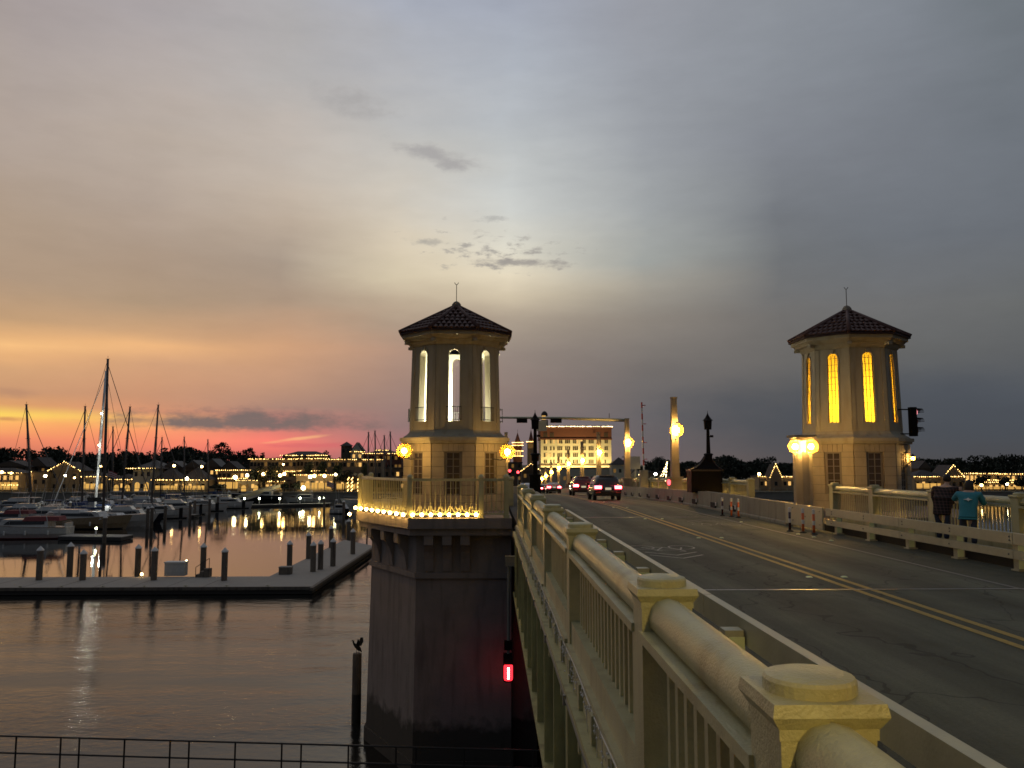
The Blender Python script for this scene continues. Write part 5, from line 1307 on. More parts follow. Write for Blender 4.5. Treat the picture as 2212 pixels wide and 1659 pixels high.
def motor(px, py, rz, L, label, hm='gel_white', fly=True, canvas=None, stripe=None):
    L *= 1.22; p = on(px, py, WZ); g = thing('motor_boat', label, 'boat', tuple(p), rz); B = L * .30; H = L * .10 + .35
    hull(MB(), L, B, H, L * .09).build('hull', hm, g, local=True, smooth=False)
    st = MB(); hull(st, L * 1.002, B * 1.01, .16, .02); st.build('boot_stripe', stripe or 'rubber', g, local=True)
    z = H * 1.02
    deckhouse(MB(), -L*.30, L*.26, B*.40, z - .1, z + 1.15, .9, .1).build('cabin', 'gel_white', g, local=True)
    for s in (-1, 1): MB().add([(s*B*.395, -L*.26, z+.42), (s*B*.395, L*.17, z+.42), (s*B*.362, L*.12, z+.95), (s*B*.362, -L*.26, z+.95)], [(0,1,2,3) if s > 0 else (3,2,1,0)]).build('side_window', 'boat_glass', g, local=True)
    MB().add([(-B*.33, L*.235, z+.3), (B*.33, L*.235, z+.3), (B*.31, L*.26 - .82, z+1.05), (-B*.31, L*.26 - .82, z+1.05)], [(0,1,2,3)]).build('windscreen', 'boat_glass', g, local=True)
    bpy.data.objects  # keep names unique
    if fly:
        deckhouse(MB(), -L*.24, L*.08, B*.34, z + 1.15, z + 1.75, .5, .1).build('flybridge', 'gel_white', g, local=True)
        tp = MB().box(-B*.34, B*.34, -L*.22, L*.02, z + 2.75, z + 2.85); tp.build('hardtop', canvas or 'gel_grey', g, local=True)
        sp = MB()
        for sx in (-1, 1):
            for yy in (-L*.21, 0): sp.tube([(sx*B*.32, yy, z + 1.6), (sx*B*.32, yy, z + 2.76)], .03, 5)
        sp.tube([(0, -L*.1, z + 2.85), (0, -L*.12, z + 4.2)], .03, 5)
        sp.build('top_frame', 'mast_alu', g, local=True)
    elif canvas:
        deckhouse(MB(), -L*.42, -L*.02, B*.38, z + .9, z + 1.5, .4, .2).build('canvas_top', canvas, g, local=True)
    for sx in (-1, 1):
        MB().tube([(sx*B*.44, -L*.49, H*1.0), (sx*B*.50, -L*.2, H*1.03), (sx*B*.47, L*.1, H*1.13), (sx*B*.28, L*.36, H*1.26), (0, L*.57, H*1.36)], .045, 5).build('rub_rail', 'teak' if hm != 'gel_navy' else 'cap_white', g, local=True)
        for yy in (-L*.32, -L*.08, L*.14): MB().lathe([(.05, -.34), (.13, -.26), (.13, .26), (.05, .34)], 8, (sx*(B*.5 + .12), yy, H*.55)).build('fender', 'cap_white', g, local=True)
        for yy in (L*.02, L*.12, L*.22): MB().lathe([(.11, 0), (.11, .03)], 8).build('porthole', 'boat_glass', g, local=True); o_ = list(g.children)[-1]; o_.rotation_euler = (0, sx*math.pi/2, 0); o_.location = (sx*B*.475, yy, H*.82)
        MB().tube([(sx*B*.3, -L*.2, z + 1.1), (sx*B*.36, -L*.26, z + 5.2)], .022, 5).build('antenna', 'cap_white', g, local=True)
    MB().tube([(-B*.40, -L*.30, z + .6), (-B*.36, -L*.27, z + 1.9), (B*.36, -L*.27, z + 1.9), (B*.40, -L*.30, z + .6)], .06, 6).build('radar_arch', 'gel_white', g, local=True)
    MB().lathe([(.28, 0), (.30, .1), (.24, .22), (.02, .26)], 10, (0, -L*.27, z + 1.95)).build('radar_dome', 'cap_white', g, local=True)
    MB().box(-B*.36, B*.36, -L*.485, -L*.47, H*.95, H*.95 + .7).build('transom_gate', 'gel_white', g, local=True)
    cv = MB()
    for sx in (-1, 1): cv.bar((sx*B*.40, -L*.46, H), (sx*B*.40, -L*.46, H + .8), .04)
    cv.bar((-B*.40, -L*.46, H + .8), (B*.40, -L*.46, H + .8), .04); cv.build('stern_rail', 'mast_alu', g, local=True)
    rl = MB(); zz = H * 1.25 + .55
    rl.tube([(-B*.42, L*.1, zz - .1), (-B*.30, L*.33, zz), (0, L*.55, zz + .15), (B*.30, L*.33, zz), (B*.42, L*.1, zz - .1)], .02, 5)
    for a_ in ((-B*.42, L*.1), (-B*.30, L*.33), (B*.30, L*.33), (B*.42, L*.1)): rl.tube([(a_[0], a_[1], zz - .6), (a_[0], a_[1], zz)], .02, 5)
    rl.build('bow_rail', 'mast_alu', g, local=True)
    return g
def sail(top, base, rz, L, label, hm='gel_white', mm='mast_dark', boom=True, lean=True):
    p = on(base[0], base[1], WZ); t = at(top[0], top[1], p.y)
    g = thing('sail_boat', label, 'boat', (p.x, p.y, WZ), 0); B = L * .27; H = L * .07 + .5
    R3 = Matrix.Rotation(rz, 3, 'Z')
    def rot(mb):
        for i, v in enumerate(mb.v): mb.v[i] = R3 @ v
        return mb
    rot(hull(MB(), L, B, H, L * .1)).build('hull', hm, g, local=True)
    rot(deckhouse(MB(), -L*.15, L*.22, B*.30, H - .05, H + .55, .8, .2)).build('cabin', 'gel_white', g, local=True)
    for s in (-1, 1): rot(MB().add([(s*B*.297, -L*.1, H+.14), (s*B*.297, L*.15, H+.14), (s*B*.272, L*.12, H+.38), (s*B*.272, -L*.1, H+.38)], [(0,1,2,3) if s > 0 else (3,2,1,0)])).build('cabin_window', 'boat_glass', g, local=True)
    mh = t.z - WZ; mx = t.x - p.x; r = .14 + mh * .004
    mp = lambda k: Vector((mx * k, 0, H + (mh - H) * k))
    MB().tube([mp(0), mp(.5), mp(1)], [r, r, r * .8], 8).build('mast', mm, g, local=True, smooth=True)
    tp = MB().bar(mp(1) + Vector((-.35, 0, .05)), mp(1) + Vector((.35, 0, .05)), .07).bar(mp(1), mp(1) + Vector((0, 0, .6)), .04); tp.build('masthead', mm, g, local=True)
    for k in (.38, .68):
        c = mp(k); w = 1.25 - k * .5; d = R3 @ Vector((w, 0, 0)); MB().bar(c - d, c + d, .07).build('spreader', mm, g, local=True)
    bw, stn = R3 @ Vector((0, L*.56, H*1.3)), R3 @ Vector((0, -L*.48, H))
    MB().tube([bw, mp(.97)], [.09, .05], 6).build('forestay', mm if L > 9 else 'rope', g, local=True)
    MB().tube([stn, mp(1)], .035, 5).build('backstay', 'rope', g, local=True)
    for s in (-1, 1):
        d = R3 @ Vector((s * B * .46, 0, H)); c = mp(.38) + (R3 @ Vector((s * 1.05, 0, 0)))
        MB().tube([d, c, mp(.95)], .03, 5).build('shroud', 'rope', g, local=True)
    ll = MB()
    for sx in (-1, 1):
        pts = [R3 @ Vector(q_) for q_ in ((sx*B*.42, -L*.45, H + .62), (sx*B*.48, -L*.1, H + .66), (sx*B*.36, L*.25, H*1.15 + .66), (0, L*.58, H*1.34 + .7))]
        ll.tube(pts, .018, 4)
        for q_ in pts[:3]: ll.tube([q_ - Vector((0, 0, .62)), q_], .02, 4)
        for yy in (-L*.2, L*.05): rot(MB().lathe([(.05, -.3), (.12, -.22), (.12, .22), (.05, .3)], 8, (sx*(B*.5 + .1), yy, H*.55))).build('fender', 'cap_white', g, local=True)
    ll.build('life_line', 'mast_alu', g, local=True)
    rot(deckhouse(MB(), -L*.24, -L*.11, B*.30, H + .3, H + 1.25, .35, .1)).build('spray_hood', 'canvas_blue' if L < 13 else 'gel_grey', g, local=True)
    rot(MB().lathe([(.3, -.04), (.34, 0), (.3, .04)], 12, (0, -L*.40, H + .7))).build('steering_wheel', 'mast_alu', g, local=True)
    if boom:
        a = mp(0) + Vector((0, 0, 1.1)); bvec = R3 @ Vector((0, -L * .40, .15))
        MB().tube([a, a + bvec], .09, 6).build('boom', 'mast_alu', g, local=True); MB().tube([a + Vector((0, 0, .2)), a + bvec + Vector((0, 0, .18))], [.24, .13], 7).build('furled_sail', 'canvas_blue' if hm == 'gel_white' else 'gel_grey', g, local=True)
    return g
A = math.pi / 2
motor(50, 1163, A + .12, 10.5, 'white motor cruiser at the left edge nearest the front dock', canvas='canvas_red', fly=False, stripe='canvas_red')
motor(185, 1142, -A - .06, 11, 'tan hulled motor yacht behind the finger dock', 'gel_tan', fly=False, canvas='gel_white')
pc = on(185, 1142, WZ)
ty = [o for o in bpy.data.objects if o.get('label', '').startswith('tan hulled')][0]
MB().box(-.5, .5, -.02, .02, -.22, .22).build('lit_window', 'window_lit', ty, local=True); lw = list(ty.children)[-1]; lw.location = (11 * 1.22 * .30 * .41, .6, 11 * 1.22 * .10 + .35 + .7); lw.rotation_euler = (0, 0, math.pi / 2)
motor(278, 1131, -A + .1, 8.8, 'navy hulled motor boat with white cabin beside the tan yacht', 'gel_navy', fly=True, canvas='gel_grey')
motor(45, 1128, A, 11, 'white flybridge cruiser at the left edge behind the front cruiser', fly=True)
motor(130, 1118, A + .2, 9.5, 'grey covered motor boat left of the tall lit mast', 'gel_grey', fly=False, canvas='canvas_blue')
motor(385, 1112, -A + .2, 9.5, 'white flybridge boat right of the sailboats', fly=True, canvas='gel_white')
motor(440, 1104, -A, 8, 'small white cruiser with dark hull stripe near the far dock', fly=False, canvas='gel_white')
motor(30, 1108, A, 10, 'grey hulled cruiser far left below the lit porch', 'gel_grey', fly=True)
motor(556, 1083, A + .05, 11.5, 'long dark hulled workboat moored under the sea wall', 'gel_navy', fly=False)
motor(740, 1110, -A - .3, 4.6, 'small open white boat moored left of the pier balcony', fly=False)
motor(470, 1090, A, 9, 'low white motor boat left of the dark workboat', fly=False)
motor(318, 1102, -A, 10, 'white trawler yacht among the sailboat masts', fly=True, canvas='gel_grey')
motor(215, 1108, -A, 10, 'tall white cruiser behind the navy hulled boat', fly=True, canvas='gel_white')
motor(655, 1086, A, 7, 'small dark boat on the far dock below the greenish lamp', 'gel_grey', fly=False)
motor(100, 1132, A - .1, 9, 'white cabin cruiser tucked between the front cruiser and tan yacht', fly=True, canvas='canvas_blue')
motor(10, 1140, A, 9, 'dark canvas-topped cruiser cut by the left edge', 'gel_grey', fly=False, canvas='canvas_red')
motor(345, 1120, -A + .15, 9, 'white sport boat right of the navy hull', fly=False, canvas='gel_grey')
motor(160, 1103, A, 9, 'small flybridge boat below the gabled house', fly=True, canvas='gel_grey')
motor(262, 1099, -A, 8.5, 'pale cruiser below the low arcade', fly=True, canvas='gel_white')
motor(500, 1098, -A, 7.5, 'small pale launch below the green pedestal lights', fly=False, canvas='gel_white')
sail((57, 874), (68, 1122), -A, 13, 'sailboat with a lone dark mast at the far left', hm='gel_navy')
sail((184, 878), (176, 1112), A, 13, 'sailboat with dark mast just left of the tallest mast')
sail((233, 776), (222, 1136), -A - .1, 17, 'big sailboat with the tallest mast of the marina', hm='gel_white', mm='mast_dark')
slit = sail((229, 802), (204, 1124), A, 15, 'sailboat whose raked mast is lit bright white', mm='mast_white')
sail((244, 922), (243, 1092), A, 10, 'smaller sailboat with short mast right behind the tallest one')
sail((281, 879), (262, 1108), A - .1, 13, 'sailboat with slightly raked dark mast right of the tallest one')
sail((342, 875), (326, 1112), -A, 14, 'sailboat with tall dark mast left of the grey cloud bank', hm='gel_navy')
sail((350, 945), (346, 1090), A, 10, 'small sailboat just right of the tall dark mast')
sail((398, 944), (398, 1086), -A, 10, 'small sailboat left of the umbrella pine')
sail((449, 950), (450, 1082), A, 10, 'sailboat with short mast close to the umbrella pine')
sail((796, 934), (794, 1092), A, 12, 'leftmost of the four sailboats by the tower balcony')
sail((810, 931), (812, 1090), -A, 12, 'second sailboat from the left by the tower balcony')
sail((830, 941), (832, 1088), A, 11, 'third sailboat from the left by the tower balcony', hm='gel_navy')
sail((843, 933), (846, 1090), -A, 12, 'fourth sailboat by the tower, closest to the left lantern')
# spreader lamps on the white mast
for i, (px, py) in enumerate(((216, 893), (210, 962))):
    pp = at(px + 3, py, slit.location.y - .5)
    MB().ball(tuple(pp), .16, 8, 6).build('spreader_lamp', 'white_globe', slit)
for px, py in ((216, 900), (211, 970), (207, 1040), (222, 1035), (221, 1090)):  # bodiless point lights added in front of the mast to brighten it
    pp = at(px, py, slit.location.y - 2.2)
    l_ = bpy.data.lights.new('mast_fill', 'POINT'); l_.energy = 120; l_.color = (.96, 1, .92); l_.shadow_soft_size = .1
    o = bpy.data.objects.new('mast_fill', l_); COL.objects.link(o); o.parent = slit; o.location = pp - Vector(slit.location)
# flags
def flag(px, py, w, h, Y, label, m1, m2):
    p = at(px, py, Y); g = thing('flag', label, 'flag', (p.x, Y, p.z - 4))
    MB().tube([(p.x, Y, p.z - 6), (p.x, Y, p.z + .3)], .05, 6).build('flag_pole', 'mast_alu', g)
    for s in range(6):
        mb = MB(); n = 8
        for i in range(n):
            u0, u1 = i / n, (i + 1) / n; f = lambda u: (p.x + u * w, Y + .18 * math.sin(u * 7), p.z - u * u * h * .5)
            z0, z1 = -h * s / 6, -h * (s + 1) / 6
            a, b = f(u0), f(u1); mb.add([(a[0],a[1],a[2]+z1),(b[0],b[1],b[2]+z1),(b[0],b[1],b[2]+z0),(a[0],a[1],a[2]+z0)], [(0,1,2,3)])
        mb.build('stripe', m1 if s % 2 == 0 else m2, g)
flag(234, 1017, 1.5, 1.0, 146, 'red and white striped flag flying above the boats', 'flag_red', 'flag_white')
flag(706, 1040, 2.2, 1.6, SHORE + 1, 'pale flag on a tall pole by the sea wall', 'flag_white', 'flag_red')

# ================================================================== town buildings
def win(g, me, x, y, z, sx, sz, m, trim='frame_dark'):
    o = MB().box(x - sx/2, x + sx/2, y - .06, y - .02, z - sz/2, z + sz/2).build('window', m, g)
    return o
def bstring(g, a, b, st=.62, r=.14, m='far_bulb', name='light_string'):
    mb = MB(); mb.strand(a, b, st, r); mb.build(name, m, g)
def building(px0, px1, pt, Y, label, wall='wall_cream', roof='hip', rh=2.0, roofm='roof_dark', depth=9, floors=2, cols=5, lit=.3, strings=('eave',), base=None, name='building', bs=1, over=.5, wscale=(.9, 1.3), cat='building', litm='window_lit'):
    a, b = at(px0, pt, Y), at(px1, pt, Y); x0, x1, z1 = a.x, b.x, a.z
    z0 = LZ if base is None else base
    g = thing(name, label, cat, ((x0 + x1) / 2, Y, z0))
    MB().box(x0, x1, Y, Y + depth, z0, z1).build('wall', wall, g)
    xm, ym = (x0 + x1) / 2, Y + depth / 2
    o = over
    if roof == 'hip':
        rl = max(.05, (x1 - x0) / 2 - depth / 2)
        MB().add([(x0-o,Y-o,z1),(x1+o,Y-o,z1),(x1+o,Y+depth+o,z1),(x0-o,Y+depth+o,z1),(xm-rl,ym,z1+rh),(xm+rl,ym,z1+rh)], [(3,2,1,0),(0,1,5,4),(1,2,5),(2,3,4,5),(3,0,4)]).build('roof', roofm, g)
    elif roof == 'gable':
        MB().add([(x0-o,Y-o,z1),(x1+o,Y-o,z1),(xm,Y-o,z1+rh),(x0-o,Y+depth,z1),(x1+o,Y+depth,z1),(xm,Y+depth,z1+rh)], [(0,1,2),(5,4,3),(1,4,5,2),(3,0,2,5),(3,4,1,0)]).build('roof', roofm, g)
        MB().add([(x0,Y-o-.03,z1+.02),(x1,Y-o-.03,z1+.02),(xm,Y-o-.03,z1+rh-.35)], [(0,1,2)]).build('gable_wall', wall, g)
    else:
        MB().box(x0 - .2, x1 + .2, Y - .2, Y + depth + .2, z1, z1 + .35).build('parapet', roofm, g)
    H = z1 - z0; rnd = random.Random(int(px0 * 7 + px1))
    for f in range(floors):
        zc = z0 + H * (f + .52) / floors
        for c in range(cols):
            xc = x0 + (x1 - x0) * (c + .5) / cols
            r_ = rnd.random()
            win(g, None, xc, Y, zc, wscale[0], wscale[1], litm if r_ < lit else ('window_dim' if r_ < lit + .2 else 'win_dark'))
    for s in strings:
        if s == 'eave': bstring(g, (x0 - o, Y - o - .1, z1 + .05), (x1 + o, Y - o - .1, z1 + .05))
        if s == 'mid': bstring(g, (x0 + .3, Y - .3, z0 + H * .62), (x1 - .3, Y - .3, z0 + H * .62))
        if s == 'low': bstring(g, (x0, Y - .9, z0 + H * .38), (x1, Y - .9, z0 + H * .38))
        if s == 'gable':
            for xa in (x0 - o, x1 + o): bstring(g, (xa, Y - o - .1, z1), (xm, Y - o - .1, z1 + rh))
        if s == 'vert': bstring(g, (x0 - .1, Y - .3, z0 + 1), (x0 - .1, Y - .3, z1), r=.2)
        if s == 'shop':
            MB().box(x0 + .4, x1 - .4, Y - .09, Y - .03, z0 + .9, z0 + min(3.1, H * .55)).build('shop_front', 'shop_lit', g)
            n = max(2, int((x1 - x0) / 2.2))
            for j in range(n + 1): MB().box(x0 + .4 + (x1 - x0 - .8) * j / n - .14, x0 + .4 + (x1 - x0 - .8) * j / n + .14, Y - .16, Y - .1, z0, z0 + min(3.1, H * .55)).build('shop_post', wall, g)
        if s == 'arc':
            n = max(2, int((x1 - x0) / 2.6))
            for j in range(n):
                xc = x0 + (x1 - x0) * (j + .5) / n; w = .75; zt = z0 + min(2.4, H * .4)
                pts = [(xc - w, Y - .1, z0 + .3), (xc + w, Y - .1, z0 + .3)] + [(xc + w * math.cos(t_ * math.pi / 6), Y - .1, zt + w * math.sin(t_ * math.pi / 6)) for t_ in range(7)]
                MB().add(pts, [tuple(range(len(pts)))]).build('lit_arch', 'shop_lit', g)
    return g
S = SHORE
building(-60, 44, 1022, S + 10, 'brightly lit porch house at the left edge of the waterfront', 'wall_cream', 'hip', 1.6, cols=8, lit=.6, strings=('eave', 'low', 'shop'))
building(69, 104, 1020, S + 12, 'low wing with a column of lights left of the gabled house', 'wall_tan', 'flat', cols=2, floors=1, lit=.2, strings=('vert',))
building(108, 172, 1017, S + 14, 'gabled house outlined with lights along its roof edges', 'wall_tan', 'gable', 2.9, cols=3, lit=.0, strings=('gable',), roofm='roof_dark')
building(176, 232, 1030, S + 12, 'low lit cafe behind the striped flag', 'wall_cream', 'hip', 1.4, cols=4, floors=1, lit=.5, strings=('eave', 'shop'))
building(240, 288, 1036, S + 12, 'low arcade with lit openings right of the striped flag', 'wall_cream', 'hip', 1.8, cols=3, floors=1, lit=.1, strings=('eave', 'arc'))
building(288, 328, 1012, S + 10, 'two-storey square house with flat lit eave and two glowing arches', 'wall_white', 'hip', 1.0, cols=3, floors=2, lit=.0, strings=('eave', 'arc'), over=1.6)
building(332, 388, 1037, S + 8, 'dark tent-roofed pavilion with bright eave, left of the pair', 'wall_cream', 'hip', 4.0, cols=4, floors=1, lit=.2, strings=('eave', 'shop'), depth=8)
building(390, 446, 1037, S + 8, 'dark tent-roofed pavilion with bright eave, right of the pair', 'wall_cream', 'hip', 4.0, cols=4, floors=1, lit=.2, strings=('eave', 'shop'), depth=8)
building(398, 436, 1010, S + 40, 'grey gabled house with lamps behind the tent-roofed pavilions', 'wall_brown', 'gable', 2.6, cols=3, lit=.1, strings=(), roofm='roof_grey')
building(440, 476, 1009, S + 42, 'brown gabled house with pale roof left of the long hotel', 'wall_brown', 'gable', 3.0, cols=3, lit=.1, strings=(), roofm='roof_grey')
building(478, 512, 1012, S + 44, 'small brown gabled house below the umbrella pine', 'wall_brown', 'gable', 2.6, cols=3, lit=.1, strings=(), roofm='roof_dark')
building(470, 538, 1016, S + 14, 'two-level shop row with two lines of lights left of the hotel', 'wall_brown', 'flat', cols=7, lit=.25, strings=('eave', 'mid', 'shop'))
building(540, 640, 992, S + 22, 'long hotel with two lines of lights, left half', 'wall_tan', 'flat', cols=13, floors=3, lit=.08, strings=('eave', 'mid'))
building(640, 706, 991, S + 24, 'hotel middle block with stepped line of lights', 'wall_tan', 'flat', cols=8, floors=3, lit=.1, strings=('eave', 'mid'))
building(707, 824, 993, S + 22, 'long plain hotel wing with one straight line of lights', 'wall_tan', 'flat', cols=14, floors=3, lit=.08, strings=('eave',))
building(610, 704, 984, S + 50, 'rear hotel wing with short upper lines of lights', 'wall_brown', 'hip', 1.6, cols=9, floors=3, lit=.05, strings=('eave',))
building(514, 566, 1038, S + 9, 'low yellow-lit restaurant with arches below the hotel', 'wall_cream', 'flat', cols=4, floors=1, lit=.3, strings=('eave', 'arc'))
building(573, 612, 1040, S + 9, 'small lit kiosk row right of the yellow restaurant', 'wall_cream', 'flat', cols=4, floors=1, lit=.4, strings=('eave', 'shop'))
building(640, 720, 1026, S + 10, 'lit restaurant front below the middle of the hotel', 'wall_cream', 'flat', cols=8, floors=1, lit=.5, strings=('eave', 'shop'))
building(724, 800, 1030, S + 10, 'restaurant with lit tree-shaded terrace near the balcony', 'wall_brown', 'flat', cols=7, floors=1, lit=.5, strings=('shop',))
building(737, 757, 963, S + 60, 'small square belvedere tower above the hotel roof', 'wall_brown', 'hip', 1.6, cols=2, floors=4, lit=.0, strings=(), depth=4, name='belvedere')
building(758, 784, 976, S + 58, 'pale block with dark gable right of the belvedere', 'wall_white', 'gable', 3.6, cols=2, floors=4, lit=.2, strings=('eave',), depth=6)
building(786, 868, 980, S + 52, 'red-roofed building with a long line of lights left of the tower', 'wall_red', 'hip', 1.2, cols=10, floors=4, lit=.1, strings=('eave',), roofm='roof_red')
building(812, 836, 973, S + 70, 'short roof with a line of lights above the red-roofed building', 'wall_red', 'flat', cols=3, floors=4, lit=.1, strings=('eave',))
building(830, 900, 1012, S + 12, 'dark building behind the masts beside the left lantern', 'wall_brown', 'flat', cols=6, floors=2, lit=.35, strings=())
building(-20, 60, 1008, S + 45, 'dark house row behind the lit porch house', 'wall_brown', 'gable', 2.2, cols=5, floors=3, lit=.05, strings=())
building(60, 100, 1008, S + 50, 'steep dark gable rising behind the low wing', 'wall_brown', 'gable', 3.4, cols=3, floors=3, lit=.05, strings=())
building(300, 352, 1008, S + 46, 'grey hip-roofed house behind the square house', 'wall_brown', 'hip', 2.4, cols=4, floors=3, lit=.08, strings=(), roofm='roof_grey')
building(352, 394, 1010, S + 48, 'grey house with pale gable left of the lamps', 'wall_brown', 'gable', 2.4, cols=3, floors=3, lit=.1, strings=(), roofm='roof_grey')
# --- street lamps of the promenade
for i, (px, py, r, m) in enumerate(((4, 1020, .42, 'street_globe'), (24, 1022, .3, 'street_globe'), (98, 1028, .42, 'white_globe'), (141, 1027, .36, 'white_globe'), (161, 1032, .28, 'street_globe'), (218, 1007, .3, 'street_globe'), (376, 1006, .4, 'street_globe'), (436, 1008, .36, 'street_globe'), (404, 1034, .5, 'white_globe'), (508, 1031, .6, 'white_globe'), (534, 1027, .45, 'white_globe'), (569, 1024, .5, 'street_globe'), (605, 1027, .5, 'street_globe'), (614, 1024, .5, 'street_globe'), (670, 1030, .5, 'white_globe'), (679, 1028, .5, 'street_globe'), (701, 1028, .5, 'street_globe'), (725, 1025, .4, 'white_globe'), (655, 1054, .62, 'white_globe'), (612, 1003, .3, 'street_globe'))):
    Y = SHORE + 3.5; p = at(px, py, Y); g = thing('promenade_lamp', '%s glowing lamp from the left along the waterfront promenade' % ORD[sorted((4,24,98,141,161,218,376,436,404,508,534,569,605,614,670,679,701,725,655,612)).index(px)], 'street lamp', (p.x, Y, LZ), 0, 'lamps along the waterfront promenade')
    MB().tube([(p.x, Y, LZ), (p.x, Y, p.z - r)], .07, 6).build('pole', 'iron', g)
    MB().ball(tuple(p), r, 10, 6).build('globe', m, g, smooth=True)
    MB().lathe([(r * .5, -r - .1), (r * .6, -r), (r * .3, -r + .1)], 8, tuple(p)).build('fitting', 'iron', g)

# --- six-storey lit hotel block at the end of the bridge
Yk = 330
k0, k1 = at(1168, 922, Yk), at(1320, 922, Yk)
x0, x1, zt = k0.x, k1.x, k0.z
zr = lambda py: at(1240, py, Yk).z
bk = thing('hotel_block', 'floodlit six-storey cream block with red-brown top floor and lit roof edge', 'building', ((x0 + x1) / 2, Yk, LZ))
MB().box(x0, x1, Yk, Yk + 16, LZ, zr(948)).build('wall', 'wall_white', bk)
MB().box(x0 - .15, x1 + .15, Yk - .15, Yk + 16.1, zr(948), zr(926)).build('top_storey', 'wall_red', bk)
MB().box(x0 - .5, x1 + .5, Yk - .5, Yk + 16.4, zr(926), zr(922)).build('roof_cornice', 'roof_red', bk)
MB().box(x0 - .35, x1 + .35, Yk - .35, Yk + 16.3, zr(950), zr(947)).build('string_course', 'wall_red', bk)
MB().box(x0 - .3, x1 + .3, Yk - .3, Yk + 16.2, zr(1006), zr(1003)).build('string_course', 'wall_brown', bk)
bstring(bk, (x0 + 2, Yk - .6, zr(921.5)), (x1 + .4, Yk - .6, zr(921.5)), .55, .17, 'far_bulb_white')
grp = [(947, 2), (1040, 1), (1093, 1), (1195, 3), (1330, 3), (1465, 3), (1600, 3), (1735, 3), (1835, 1), (1895, 1), (1995, 2)]
wm = MB().box(-.5, .5, -.10, -.04, -.5, .5)
wmesh = {m: wm.mesh('window', m) for m in ('frame_dark', 'window_lit')}
sill = MB().box(-.5, .5, -.16, 0, -.5, .5).mesh('sill', 'wall_white')
rk = random.Random(4)
for ri, zy in enumerate((700, 818, 932, 1048)):
    py = (940 + zy / 7.373) / 1.085
    for gx, n in grp:
        for j in range(n):
            px = (1150 + (gx + (j - (n - 1) / 2) * 31) / 7.373) / 1.085
            p = at(px, py, Yk); lit = rk.random() < (.2 if ri == 0 else .06)
            w = inst('window', wmesh['window_lit' if lit else 'frame_dark'], bk, (p.x - bk.location.x, 0, p.z - LZ), (0, 0, 0), (.52, 1, 1.5))
            inst('sill', sill, w, (0, 0, -.55), (0, 0, 0), (1.15, 1, .08))
for i in range(16):      # round openings of the top storey
    px = (1150 + (1150 + i * 42.3) / 7.373) / 1.085; p = at(px, (940 + 547 / 7.373) / 1.085, Yk - .16)
    MB().lathe([(.30, 0), (.30, .04)], 10).build('round_window', 'wall_white', bk, local=True)
    o = [q_ for q_ in bk.children][-1]; o.rotation_euler = (math.pi / 2, 0, 0); o.location = (p.x - bk.location.x, -.16, p.z - LZ)
for gx in (945, 1060, 1860, 1990):
    for dx in (-18, 18):
        p = at((1150 + (gx + dx) / 7.373) / 1.085, (940 + 585 / 7.373) / 1.085, Yk)
        inst('window', wmesh['frame_dark'], bk, (p.x - bk.location.x, -.16, p.z - LZ), (0, 0, 0), (.6, 1, 1.7))
fl = thing('flood_light', 'row of ground floodlights washing the lit hotel block', 'flood light', ((x0 + x1) / 2, Yk - 7, LZ))
for i in range(7):
    x = x0 + (x1 - x0) * (i + .5) / 7
    MB().box(x - .3, x + .3, Yk - 7.2, Yk - 6.8, LZ, LZ + .5).build('lamp_body', 'iron', fl)
    sd = bpy.data.lights.new('flood', 'SPOT'); sd.energy = 9000; sd.color = (1, .72, .25); sd.spot_size = R(110); sd.spot_blend = .6; sd.shadow_soft_size = .2
    o = bpy.data.objects.new('flood', sd); COL.objects.link(o); o.parent = fl; o.location = (x - fl.location.x, 0, .8); o.rotation_euler = Vector((0, -7, -9)).to_track_quat('Z', 'Y').to_euler()
# lower wing and neighbours
building(1168, 1345, 1012, S + 40, 'low pale wing in front of the floodlit block', 'wall_white', 'flat', cols=12, floors=1, lit=.1, strings=(), depth=10)
building(1322, 1357, 1004, S + 30, 'white house with dark hipped roof and arched window right of the block', 'wall_white', 'hip', 2.6, cols=3, floors=2, lit=.0, strings=(), depth=6)
building(1357, 1390, 1030, S + 30, 'low white gabled house behind the road sign', 'wall_white', 'gable', 3.0, cols=2, floors=1, lit=.0, strings=(), roofm='roof_grey')
building(1128, 1166, 1018, S + 30, 'small gabled house with lit roof edge left of the floodlit block', 'wall_brown', 'gable', 2.6, cols=3, floors=2, lit=.2, strings=('gable',))
building(1060, 1128, 1000, S + 60, 'dark block under the spires beyond the road', 'wall_brown', 'flat', cols=5, floors=4, lit=.12, strings=())
building(1398, 1470, 1022, S + 20, 'dark shop with one bright doorway beyond the railing', 'wall_brown', 'flat', cols=3, floors=1, lit=.3, strings=())
